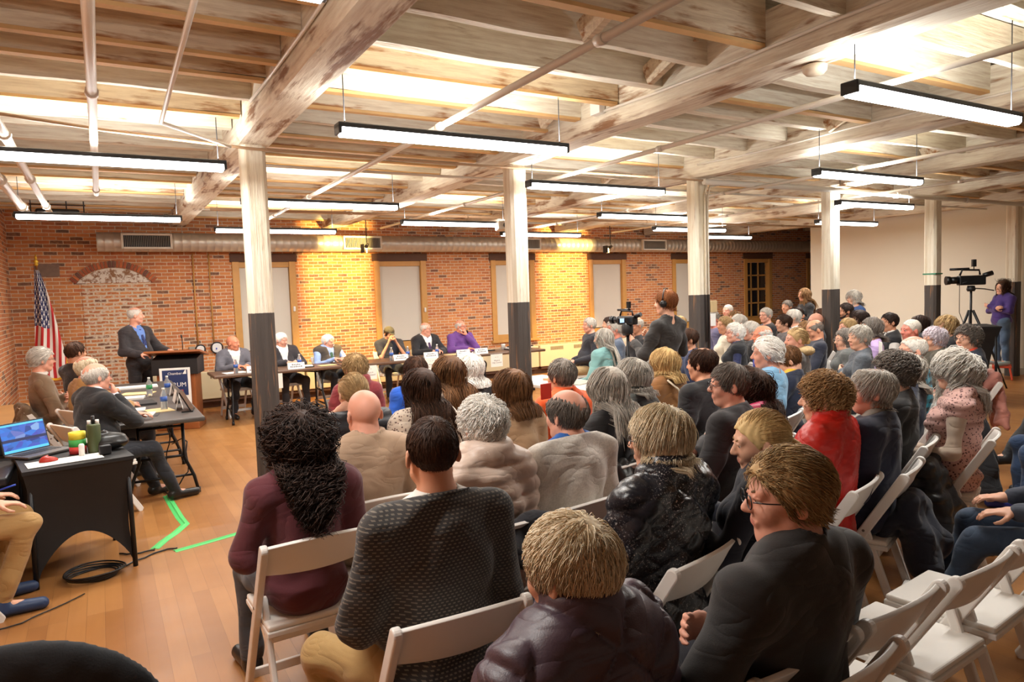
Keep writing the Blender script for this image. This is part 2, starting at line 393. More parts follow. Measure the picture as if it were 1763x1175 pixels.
# ---------------------------------------------------------------- services under the ceiling
M_PIPE = mat('pipe_paint', sr(222, 216, 204), .35, var=.05); M_PIPEB = mat('pipe_tan', sr(170, 138, 106), .5, var=.1)
M_BLK = mat('black_satin', sr(26, 26, 28), .45, var=.1); M_BLKP = mat('black_plastic', sr(18, 18, 20), .35, var=.0)
M_WHP = mat('white_plastic2', sr(228, 226, 220), .35, var=.0)
def pipe(pts, r, m, label, n=10, **kw):
    q = MB().tube(pts, r, n)
    for i in range(len(pts)-1):
        a, b = Vector(pts[i]), Vector(pts[i+1]); L = (b-a).length
        if r > .015 and L > 2:
            for k in range(1, int(L/1.9)+1):
                p = a.lerp(b, k*1.9/L*.98 if k*1.9 < L else .9); d = (b-a).normalized(); q.tube([p-d*.03, p+d*.03], r*1.35, n)
    return q.build('ceiling_pipe', m, label=label, cat='pipe', **kw)
pipe([(.03, -1, 2.95), (.03, 8.6, 2.95)], .026, M_PIPE, 'left white sprinkler pipe running towards the brick wall')
pipe([(.36, -1, 2.97), (.42, 5.25, 2.97), (.95, 5.9, 2.98)], .014, M_PIPE, 'thin white conduit bending diagonally to the nearest post')
pipe([(2.13, -1, 2.95), (2.15, 6.4, 2.95), (2.16, 10.6, 2.96)], .022, M_PIPE, 'white sprinkler pipe in the middle bay above the long lamp')
pipe([(4.22, -1, 2.95), (4.2, 11.5, 2.95)], .02, M_PIPE, 'white sprinkler pipe right of the middle beam')
pipe([(7.1, -1, 2.95), (6.9, 11.5, 2.95)], .02, M_PIPE, 'white sprinkler pipe over the back of the audience')
pipe([(9.3, 1, 2.95), (9.2, 11.5, 2.95)], .018, M_PIPE, 'farthest white sprinkler pipe near the pale wall')
pipe([(-1.1, 5.2, 2.99), (-.5, 5.5, 3.0), (.1, 5.75, 3.0), (1.12, 6.02, 3.0), (3.9, 6.05, 3.0), (6.2, 6.04, 3.01), (8.8, 6.05, 3.02)], .012, M_PIPEB, 'thin brown conduit crossing the post tops')
pipe([(1.3, 6.6, 2.98), (13.8, 6.6, 2.98)], .014, M_PIPE, 'pale conduit crossing behind the post row')
pipe([(6.2, 6.02, 2.99), (8.0, 5.9, 2.98), (13.9, 5.9, 2.96)], .035, M_PIPE, 'thick white pipe across the tops of the far posts')
pipe([(1.3, 9.9, 2.99), (13.8, 9.9, 2.99)], .02, M_PIPEB, 'brown pipe crossing in front of the duct')
pipe([(-.72, 2, 2.9), (-.68, 10.4, 2.9)], .04, M_PIPE, 'white pipe beside the left wall, outer one')
pipe([(-.5, 2, 2.92), (-.46, 10.2, 2.92)], .032, M_PIPE, 'white pipe beside the left wall, inner one')
def beam_conduit(x, s, y0, y1, label):
    pts = [(x+s*.16, y0+(y1-y0)*i/8, 3.17+.012*math.sin(i*1.7)) for i in range(9)]
    pipe(pts, .011, M_PIPE, label, 8)
beam_conduit(X0, -1, -1, 5.3, 'thin conduit clipped along the nearest left beam')
beam_conduit(X0+BAY, -1, -1, 4.6, 'thin conduit clipped along the beam over the second post')
beam_conduit(X0+2*BAY, -1, 1, 6, 'thin conduit clipped along the beam over the third post')
MB().box((X0+BAY-.18, 4.55, 3.22), (.06, .12, .12)).build('junction_box', M_WHP, bevel=.005, label='white square junction box on the middle beam', cat='box')
o = MB().lathe([(0, 0), (.05, 0), (.068, .02), (.072, .05), (.06, .055)], (X0+BAY+.06, 2.75, BEAMZ-.05), 24).build('smoke_detector', mat('detector', sr(206, 190, 166), .5), label='round smoke detector under the middle beam', cat='smoke detector')

# spiral duct with its grilles
t = NT('galvanised'); t.col(t.mix(t.noise(3, 4), sr(186, 182, 174), sr(214, 210, 202))); t.set(rough=.38, metal=.6); M_GALV = t.mat
DY, DZ, DR = 12.52, 2.77, .148
root = empty('spiral_duct', (0, DY, DZ), label='long round galvanised spiral duct along the brick wall', cat='duct')
m = MB(); prof = []; x = 0.0
while x < 17.2:
    prof += [(x, DR), (x+.10, DR), (x+.106, DR+.004), (x+.114, DR+.004)]; x += .12
n = 26
vs = [(px, r*math.cos(2*math.pi*k/n), r*math.sin(2*math.pi*k/n)) for px, r in prof for k in range(n)]
fs = [(i*n+k, i*n+(k+1) % n, (i+1)*n+(k+1) % n, (i+1)*n+k) for i in range(len(prof)-1) for k in range(n)] + [tuple(range(n))]
m.add(vs, fs, 0, True); m.build('duct_tube', M_GALV, root)
for x in (.68, 4.15, 7.62, 11.1):
    g = MB(); W2, H2 = .34, .105
    for s in (-1, 1): g.box((x+s*W2, -.17, .0), (.03, .07, 2*H2+.03)); g.box((x, -.17, s*H2), (2*W2, .07, .03))
    gr = g.build('grille_frame', mat('grille_white', sr(214, 208, 196), .5, var=0), root, bevel=.003)
    s_ = MB().box((x, -.15, 0), (2*W2, .01, 2*H2), 1)
    for i in range(26): s_.box((x-W2+.025*(i+.7), -.175, 0), (.006, .04, 2*H2-.02))
    s_.build('grille_bars', [mat('grille_grey', sr(150, 146, 138), .5), M_BLK], gr)
for x in (1.2, 3.6, 6.1, 8.7, 11.3, 14): MB().tube([(x, 0, .15), (x, 0, DECKZ-DZ-.02)], .004, 6).build('hanger', M_GALV, root)

# warm wall-washing lamps with barn doors, hung near the wall
for i, (x, lab) in enumerate(((3.84, 'small black wall-washing spotlight above the left yellow-lit brick pier'), (8.92, 'small black wall-washing spotlight above the right yellow-lit brick pier'))):
    y = 11.3
    o = empty('spotlight', (x, y, 2.62), label=lab, cat='spotlight')
    q = MB().tube([(0, -.13, .03), (0, -.05, 0)], [.022, .03], 16, caps=False).build('lamp_can', M_BLK, o)
    MB().tube([(0, -.08, .06), (0, -.08, .80)], .008, 8).build('stem', M_BLK, o)
    for s in (-1, 1): MB().add([(s*.030, -.04, -.10), (s*.030, -.04, .045), (s*.045, .10, .045), (s*.045, .10, -.10)], [(0, 1, 2, 3)]).build('barn_door', M_BLK, o, solid=.003)
    L = bpy.data.lights.new('spot_lamp', 'SPOT'); L.energy = WARM; L.color = (1, .66, .20); L.spot_size = R(125); L.spot_blend = .25; L.shadow_soft_size = .012
    lo = bpy.data.objects.new('spot_lamp', L); COL.objects.link(lo); lo.parent = o; lo.location = (0, -.01, -.02)
    lo.rotation_euler = Vector((0, 1.0, -.55)).to_track_quat('-Z', 'Y').to_euler()

# linear pendant lamps
M_LED = emit('led_face', (1, .985, .96), LAMP_GLOW); M_HOUS = mat('lamp_housing', sr(40, 42, 46), .4, var=0)
def pendant(x0, x1, y, label, z=2.79, grp=None):
    L_ = x1-x0; o = empty('pendant_lamp', ((x0+x1)/2, y, z), label=label, cat='lamp')
    MB().box((0, 0, .043), (L_, .105, .034)).box((-L_/2+.010, 0, .018), (.02, .105, .055)).box((L_/2-.010, 0, .018), (.02, .105, .055)).build('housing', M_HOUS, o, bevel=.006)
    m = MB(); pr = [(-.052, .028), (-.051, -.004), (-.036, -.020), (.036, -.020), (.051, -.004), (.052, .028)]
    l2 = L_/2-.024
    for (a, b) in zip(pr[:-1], pr[1:]): m.add([(-l2, a[0], a[1]), (l2, a[0], a[1]), (l2, b[0], b[1]), (-l2, b[0], b[1])], [(0, 1, 2, 3)], 0, True)
    m.build('diffuser', M_LED, o)
    for s in (-1, 1): MB().tube([(s*(l2-.03), 0, .07), (s*(l2-.03), 0, DECKZ-z)], .0035, 6).build('cable', M_HOUS, o)
    for nm, e, zz, rx in (('down_light', LAMP_DOWN, -.026, 0), ('up_light', LAMP_UP, .078, math.pi)):
        A = bpy.data.lights.new(nm, 'AREA'); A.shape = 'RECTANGLE'; A.size = L_-.08; A.size_y = .09; A.energy = e; A.color = (1, .98, .94)
        a = bpy.data.objects.new(nm, A); COL.objects.link(a); a.parent = o; a.location = (0, 0, zz); a.rotation_euler = (rx, 0, 0)
for (a, b, y, l) in [(1.33, 3.06, 4.35, 'long linear pendant lamp in the middle of the picture, over the first two posts'),
        (-.83, .90, 5.83, 'long linear pendant lamp at the left edge of the picture'), (3.64, 5.38, 5.83, 'linear pendant lamp just right of the second post'),
        (3.60, 5.42, 2.42, 'large bright linear pendant lamp at the upper right'), (5.96, 7.70, 4.35, 'linear pendant lamp in front of the fourth post'),
        (8.5, 10.2, 5.88, 'short-looking linear pendant lamp between fourth and fifth posts, higher one'), (1.32, 3.05, 7.75, 'linear pendant lamp right of the nearest post'),
        (-.77, .92, 9.5, 'black-sided linear pendant lamp above the flag and lectern'), (3.70, 5.4, 9.3, 'linear pendant lamp left of the projector'),
        (6.05, 7.8, 7.85, 'linear pendant lamp left of the third post'), (10.7, 12.4, 7.8, 'linear pendant lamp near the pale wall corner, lower one'),
        (8.4, 10.15, 9.35, 'linear pendant lamp beside the third post, near the duct'), (10.56, 12.3, 10.6, 'farthest linear pendant lamp right of the third post'),
        (6.1, 7.8, 10.7, 'linear pendant lamp behind the second post below the projector'), (1.45, 3.2, 10.75, 'linear pendant lamp closest to the duct, behind the nearest post'),
        (-.99, .74, 2.42, 'linear pendant lamp cut off by the top left edge of the picture')]:
    pendant(a, b, y, l)

# projector, ceiling speaker bracket
o = empty('projector', (5.3, 9.0, 2.76), rz=R(-20), label='white projector hanging behind the second post', cat='projector')
MB().box((0, 0, 0), (.42, .34, .13)).build('projector_body', mat('proj_grey', sr(196, 190, 180), .5, var=0), o, bevel=.02)
MB().tube([(-.1, -.17, 0), (-.1, -.2, 0)], .04, 16).build('lens', M_BLKP, o); MB().tube([(0, 0, .06), (0, 0, .66)], .02, 10).build('mount', M_WHP, o)
o = empty('ceiling_speaker', (-.42, 11.2, 3.05), label='black bracketed speaker box above the left lamp near the wall', cat='speaker')
MB().box((0, 0, -.02), (.5, .2, .12)).build('speaker_body', M_BLK, o, bevel=.03)
q = MB()
for x in (-.3, -.1, .1, .3): q.tube([(x, 0, .0), (x, 0, .35)], .008, 6)
q.tube([(-.32, 0, .1), (.32, 0, .1)], .008, 6); q.build('bracket', M_BLK, o)

# vertical conduits, boxes and heaters on the brick wall
for x, zb in ((1.37, 1.06), (1.62, 1.08)):
    q = MB().tube([(x, YW-.03, zb), (x, YW-.03, 2.62)], .012, 8).build('wall_conduit', M_OCHRE, label='ochre conduit down the brick wall, %s one' % ('left' if x < 1.5 else 'right'), cat='conduit')
for x, z, s, c, l in ((1.27, 1.0, .10, (150, 140, 124), 'grey steel outlet box on the brick behind the lectern'), (1.40, 1.0, .12, (226, 224, 220), 'white outlet plate with blue mark between the conduits'), (1.66, 1.01, .15, (226, 226, 226), 'white wall device with cable loop above the left panelist')):
    o = empty('wall_box', (x, YW-.03, z), label=l, cat='outlet')
    MB().box((0, 0, 0), (s, .05, s*1.1)).build('box_body', mat('wb%d' % c[2], sr(*c), .5, var=0), o, bevel=.012)
    if c[0] > 200: MB().tube([(s*.62*math.cos(a), -.02, s*.62*math.sin(a)) for a in [i*math.pi/8 for i in range(16)]], .012, 8, closed=True).build('cable_loop', M_BLK, o)
    if c[0] > 200: MB().box((-.01, -.03, -.015), (.02, .006, .03)).build('blue_mark', mat('blue_mark', sr(40, 70, 180), .5, var=0), o)
M_CREAM = mat('heater_cream', sr(214, 200, 164), .5, var=.04); M_SLOT = mat('heater_slot', sr(120, 108, 84), .7)
hl = ['behind the lectern', 'behind the second panelist', 'under the window behind the capped panelist', 'behind the purple-shirted panelist', 'right of the second post', 'behind the camera operator']
for k, x in enumerate((1.95, 4.45, 6.95, 9.45)):
    o = empty('baseboard_heater', (x-.1, YW-.1, 0), label='cream baseboard heater against the brick wall '+('behind the left panelists', 'behind the capped panelist', 'behind the purple-shirted panelist', 'by the man in khaki trousers')[k], cat='heater')
    MB().box((0, 0, .39), (2.46, .17, .46)).build('heater_case', M_CREAM, o, bevel=.012)
    MB().box((0, 0, .135), (2.4, .12, .05)).build('heater_foot', M_DKWOOD, o)
    for g in range(4):
        q = MB()
        for i in range(9): q.box((-.95+g*.62+i*.038, -.086, .545), (.022, .012, .075))
        q.build('heater_louvre', M_SLOT, o)
# ================================================================ PEOPLE ENGINE (implicit surfaces -> one mesh per body or garment)
def axis_pts(lo, hi, h, fine):
    out = [lo]; x = lo
    while x < hi:
        s = h
        for a, b, f in fine:
            if a-h <= x <= b: s = min(s, f)
        x += s; out.append(x)
    return np.array(out, dtype=np.float32)

class Fld:
    def __init__(s, lo, hi, h, fine=((), (), ())):
        s.ax = [axis_pts(lo[i], hi[i], h, fine[i]) for i in range(3)]
        s.F = np.full([len(a) for a in s.ax], .2, dtype=np.float32); s.h = h
    def sub(s, lo, hi):
        sl = tuple(slice(max(0, int(np.searchsorted(s.ax[i], lo[i]))-1), int(np.searchsorted(s.ax[i], hi[i]))+1) for i in range(3))
        g = (s.ax[0][sl[0]][:, None, None], s.ax[1][sl[1]][None, :, None], s.ax[2][sl[2]][None, None, :])
        return sl, g
    def put(s, sl, d, k, neg=False):
        F = s.F[sl]
        if neg:   # smooth subtraction
            d = -d
            if k <= 0: s.F[sl] = np.maximum(F, d); return
            hh = np.clip(.5-.5*(F-d)/k, 0, 1); s.F[sl] = F*(1-hh)+d*hh+k*hh*(1-hh); return
        if k <= 0: s.F[sl] = np.minimum(F, d); return
        hh = np.clip(.5+.5*(F-d)/k, 0, 1); s.F[sl] = F*(1-hh)+d*hh-k*hh*(1-hh)
    def cone(s, a, b, ra, rb, k=.02, neg=False, sq=None):
        a = np.array(a, float); b = np.array(b, float); m = max(ra, rb)+k+2.2*s.h
        sl, (X, Y, Z) = s.sub(np.minimum(a, b)-m, np.maximum(a, b)+m)
        d = b-a; L2 = float(d@d)+1e-9
        px, py, pz = X-a[0], Y-a[1], Z-a[2]
        t = np.clip((px*d[0]+py*d[1]+pz*d[2])/L2, 0, 1)
        q = np.sqrt((px-t*d[0])**2+(py-t*d[1])**2+(pz-t*d[2])**2)
        s.put(sl, (q-(ra+(rb-ra)*t)).astype(np.float32), k, neg)
    def ell(s, c, r, k=.02, Rm=None, neg=False):
        m = max(r)+k+2.2*s.h
        sl, (X, Y, Z) = s.sub(np.array(c)-m, np.array(c)+m)
        x, y, z = X-c[0], Y-c[1], Z-c[2]
        if Rm is not None:
            x, y, z = (Rm[0, 0]*x+Rm[1, 0]*y+Rm[2, 0]*z, Rm[0, 1]*x+Rm[1, 1]*y+Rm[2, 1]*z, Rm[0, 2]*x+Rm[1, 2]*y+Rm[2, 2]*z)
        k0 = np.sqrt((x/r[0])**2+(y/r[1])**2+(z/r[2])**2)+1e-6
        k1 = np.sqrt((x/r[0]**2)**2+(y/r[1]**2)**2+(z/r[2]**2)**2)+1e-6
        s.put(sl, (k0*(k0-1)/k1).astype(np.float32), k, neg)
    def cut(s, fn, lo=(-9, -9, -9), hi=(9, 9, 9)):
        sl, g = s.sub(lo, hi); s.F[sl] = np.maximum(s.F[sl], fn(*g).astype(np.float32))
    def disp(s, fn, lo=(-9, -9, -9), hi=(9, 9, 9)):
        sl, g = s.sub(lo, hi); s.F[sl] = s.F[sl]+fn(*g).astype(np.float32)
    def mesh(s, name, mats, parent, matfn=None, loc=None, **kw):
        F = s.F; ins = F < 0; nx, ny, nz = F.shape
        c = sum(ins[i:nx-1+i, j:ny-1+j, k:nz-1+k].astype(np.int8) for i in (0, 1) for j in (0, 1) for k in (0, 1))
        I, J, K = np.nonzero((c > 0) & (c < 8))
        if len(I) == 0: return None
        idx = np.full((nx-1, ny-1, nz-1), -1, np.int32); idx[I, J, K] = np.arange(len(I))
        P = np.zeros((len(I), 3)); n = np.zeros(len(I)); ax = s.ax
        for a in range(3):
            b, d = [q for q in range(3) if q != a]
            for u in (0, 1):
                for v in (0, 1):
                    o0 = [0, 0, 0]; o0[b] = u; o0[d] = v; o1 = list(o0); o1[a] = 1
                    f0 = F[I+o0[0], J+o0[1], K+o0[2]]; f1 = F[I+o1[0], J+o1[1], K+o1[2]]
                    m = (f0 < 0) != (f1 < 0); t = np.where(m, f0/np.where(m, f0-f1, 1), 0)
                    ijk = (I, J, K)
                    for q in range(3):
                        if q == a:
                            p = ax[q][ijk[q]]*(1-t)+ax[q][ijk[q]+1]*t
                        else:
                            p = ax[q][ijk[q]+o0[q]]
                        P[:, q] += np.where(m, p, 0)
                    n += m
        P /= n[:, None]
        Q = []
        for a in range(3):
            b, d = (a+1) % 3, (a+2) % 3
            sl0 = [slice(None)]*3; sl1 = [slice(None)]*3
            sl0[a] = slice(0, -1); sl1[a] = slice(1, None)
            for q in (b, d): sl0[q] = slice(1, -1); sl1[q] = slice(1, -1)
            A = ins[tuple(sl0)]; B = ins[tuple(sl1)]
            for mk, flip in ((A & ~B, False), (~A & B, True)):
                e = np.nonzero(mk); e = [e[0].copy(), e[1].copy(), e[2].copy()]; e[b] += 1; e[d] += 1
                def cell(db, dd):
                    z = [e[0], e[1], e[2]]; z[b] = z[b]+db; z[d] = z[d]+dd; return idx[z[0], z[1], z[2]]
                q4 = [cell(-1, -1), cell(0, -1), cell(0, 0), cell(-1, 0)]
                if flip: q4 = q4[::-1]
                Q.append(np.stack(q4, 1))
        Q = np.concatenate(Q); Q = Q[(Q >= 0).all(1)]
        return np_mesh(name, P, Q, mats, parent, matfn, **kw)
def np_mesh(name, P, Q, mats, parent, matfn=None, **kw):
    me = bpy.data.meshes.new(name); k = Q.shape[1]
    me.vertices.add(len(P)); me.vertices.foreach_set('co', np.ascontiguousarray(P, dtype=np.float32).ravel())
    me.loops.add(Q.size); me.loops.foreach_set('vertex_index', np.ascontiguousarray(Q, dtype=np.int32).ravel())
    me.polygons.add(len(Q)); me.polygons.foreach_set('loop_start', np.arange(0, Q.size, k, dtype=np.int32))
    for m in (mats if isinstance(mats, (list, tuple)) else [mats]): me.materials.append(m)
    if matfn is not None:
        me.polygons.foreach_set('material_index', matfn(P[Q].mean(1)).astype(np.int32))
    me.update(calc_edges=True); me.shade_smooth()
    o = bpy.data.objects.new(name, me); COL.objects.link(o); o.parent = parent
    return tag(o, **kw)

def fold(X, Y, Z, f=1.0, a=.004, ph=0.0):
    a = a*2.3
    """soft cloth creases"""
    w = .35*np.sin(9*f*X+ph)+.35*np.sin(8*f*Y+1.7+ph)+.3*np.sin(7*f*Z+ph*2)
    r = np.sin(30*f*(.55*X+.2*Y+.8*Z)+3.2*w+ph)+.6*np.sin(47*f*(-.6*X+.5*Y+.55*Z)+4.1*w+ph*3)
    return -a*np.abs(r)**1.3*np.sign(r)*.6
V = lambda *a: np.array(a, float)
def lerp(a, b, t): return a+(b-a)*t
def rotm(yaw, pitch=0, roll=0):
    """head rotation: yaw left +, pitch up +, roll to the left shoulder +"""
    m = Matrix.Rotation(yaw, 3, 'Z') @ Matrix.Rotation(pitch, 3, 'X') @ Matrix.Rotation(-roll, 3, 'Y')
    return np.array(m)
HAIRLINE = ([-.12, -.09, -.05, -.02, .006, .014, .04, .06, .075, .095, .12], [-.060, -.058, -.050, -.012, .0, -.02, .02, .045, .066, .078, .085])
SKULL_C, SKULL_R = V(0, -.012, .032), V(.077, .097, .088)

# ---- materials for people
def skin_mat(c):
    k = 'skin%s' % (c,)
    if k in _mc: return _mc[k]
    t = NT('skin'); b = sr(*c); t.col(t.mix(t.noise(14, 4), tuple(v*.86 for v in b), (min(1, b[0]*1.08), b[1]*.98, b[2]*.95)))
    t.set(rough=.52, sub=.06, spec=.4); t.b.inputs['Subsurface Radius'].default_value = (.02, .008, .004); t.bump(t.noise(160, 3), .15, .002)
    _mc[k] = t.mat; return t.mat
def hair_mat(c1, c2, fine=1.0):
    k = 'hair%s%s' % (c1, c2)
    if k in _mc: return _mc[k]
    t = NT('hair'); g = t.n('ShaderNodeNewGeometry')
    n1 = t.noise(1.0, 3, .6, t.map((70, 70, 9))); f = t.math('ADD', t.math('MULTIPLY', n1, .6), t.math('MULTIPLY', g.outputs['Random Per Island'], .5))
    f = t.math('ADD', f, t.math('MULTIPLY', t.math('SUBTRACT', t.noise(9, 2), .5), .5))
    t.col(t.ramp(f, [(.2, sr(*c1)), (.8, sr(*c2))])); t.set(rough=.58, spec=.22); t.bump(n1, .3, .003); _mc[k] = t.mat; return t.mat
def cloth_mat(kind, c, c2=None):
    k = 'cl_%s%s%s' % (kind, c, c2)
    if k in _mc: return _mc[k]
    t = NT('cloth_'+kind); b = sr(*c); c2 = sr(*c2) if c2 else tuple(v*.72 for v in b)
    base = t.mix(t.noise(5, 3), tuple(v*.9 for v in b), tuple(min(1, v*1.08) for v in b)); rough = .85; bs = (t.noise(260, 2), .25)
    p = t.xyz()
    if kind == 'plain': pass
    elif kind == 'knit':   # small pale dashes in rows
        z = t.math('MULTIPLY', p[2], 95.0); rw = t.math('FLOOR', z); ang = t.math('MULTIPLY', t.math('ADD', p[0], t.math('MULTIPLY', p[1], .4)), 62.0)
        u = t.math('FRACT', t.math('ADD', ang, t.math('MULTIPLY', rw, .5))); v = t.math('FRACT', z)
        m = t.math('MULTIPLY', t.math('LESS_THAN', t.math('ABSOLUTE', t.math('SUBTRACT', u, .5)), .27), t.math('LESS_THAN', t.math('ABSOLUTE', t.math('SUBTRACT', v, .5)), .2))
        base = t.mix(m, base, c2); bs = (t.math('SUBTRACT', t.noise(260, 2), t.math('MULTIPLY', m, .6)), .35)
    elif kind == 'puffer': rough = .42
    elif kind == 'speckle':
        rough = .28; s = t.ramp(t.noise(150, 3, .7), [(.585, (0, 0, 0)), (.64, (1, 1, 1))])
        s = t.math('MULTIPLY', s, t.ramp(t.noise(5, 2), [(.4, (0, 0, 0)), (.6, (1, 1, 1))])); base = t.mix(s, base, c2)
    elif kind == 'floral':
        x = t.n('ShaderNodeTexVoronoi'); x.inputs['Scale'].default_value = 62; t.l(t.tc.outputs['Object'], x.inputs[0])
        base = t.mix(t.ramp(x.outputs['Distance'], [(.28, (1, 1, 1)), (.36, (0, 0, 0))]), base, t.mix(t.noise(30, 2), c2, sr(90, 60, 60)))
    elif kind == 'check':
        def chk(v, f): return t.math('LESS_THAN', t.math('FRACT', t.math('MULTIPLY', v, f)), .5)
        a = chk(t.math('ADD', p[0], t.math('MULTIPLY', p[1], .3)), 15.0); d = chk(p[2], 15.0)
        s = t.math('ADD', a, d); base = t.mix(t.math('MULTIPLY', s, .5), base, c2); base = t.mix(t.math('GREATER_THAN', s, 1.5), base, tuple(v*.3 for v in c2))
    elif kind == 'plaid':
        def ln(v, f): return t.math('LESS_THAN', t.math('FRACT', t.math('MULTIPLY', v, f)), .12)
        base = t.mix(t.math('MULTIPLY', t.math('ADD', ln(p[0], 14.), ln(p[2], 14.)), .25), base, c2)
    elif kind == 'stripe':
        base = t.mix(t.math('LESS_THAN', t.math('FRACT', t.math('MULTIPLY', t.math('ADD', p[2], p[0]), 24.0)), .35), base, c2)
    elif kind == 'denim':
        base = t.mix(t.ramp(t.noise(3, 3), [(.35, (0, 0, 0)), (.7, (.6, .6, .6))]), base, c2)
    elif kind == 'marl':
        base = t.mix(t.ramp(t.noise(120, 3, .7), [(.4, (0, 0, 0)), (.6, (.7, .7, .7))]), base, c2)
    t.col(base); t.set(rough=rough, sheen=.15 if rough > .6 else 0); 
    cr_ = t.math('ABSOLUTE', t.math('SUBTRACT', t.noise(1.0, 2, .4, t.map((4.2, 4.2, 8.5), (.5, .6, .3)), .9), .5)); cr_ = t.math('POWER', t.math('MULTIPLY', cr_, 4.0), .6)
    b1 = t.bump(cr_, .24 if kind not in ('puffer', 'speckle') else .18, .03)
    b2 = t.n('ShaderNodeBump'); b2.inputs['Strength'].default_value = bs[1]; b2.inputs['Distance'].default_value = .0025; t.l(bs[0], b2.inputs['Height']); t.l(b1.outputs[0], b2.inputs['Normal']); t.l(b2.outputs[0], t.b.inputs['Normal']); _mc[k] = t.mat; return t.mat
M_LIP = mat('lips', sr(196, 124, 106), .5, var=.1); M_EYEW = mat('eye_white', sr(214, 206, 196), .3, var=0); M_IRIS = mat('iris', sr(52, 40, 32), .2, var=0)
M_SHOE = mat('shoe_leather', sr(30, 26, 24), .35, var=.1)

def tube_arrays(PT, rad, n=3):
    """PT: S x T x 3 strand points, rad: S x T -> vertex and quad arrays"""
    S, T, _ = PT.shape; D = np.gradient(PT, axis=1); D /= np.linalg.norm(D, axis=2, keepdims=True)+1e-9
    ref = V(.31, .22, .92); A = np.cross(D, ref); A /= np.linalg.norm(A, axis=2, keepdims=True)+1e-9; B = np.cross(D, A)
    vs = np.stack([PT+(A*math.cos(2*math.pi*k/n)+B*math.sin(2*math.pi*k/n))*rad[..., None] for k in range(n)], 2)  # S,T,n,3
    base = (np.arange(S)[:, None, None]*T+np.arange(T-1)[None, :, None])*n; k = np.arange(n)[None, None, :]; l = (k+1) % n
    Q = np.stack([base+k, base+l, base+n+l, base+n+k], -1).reshape(-1, 4)
    return vs.reshape(-1, 3), Q

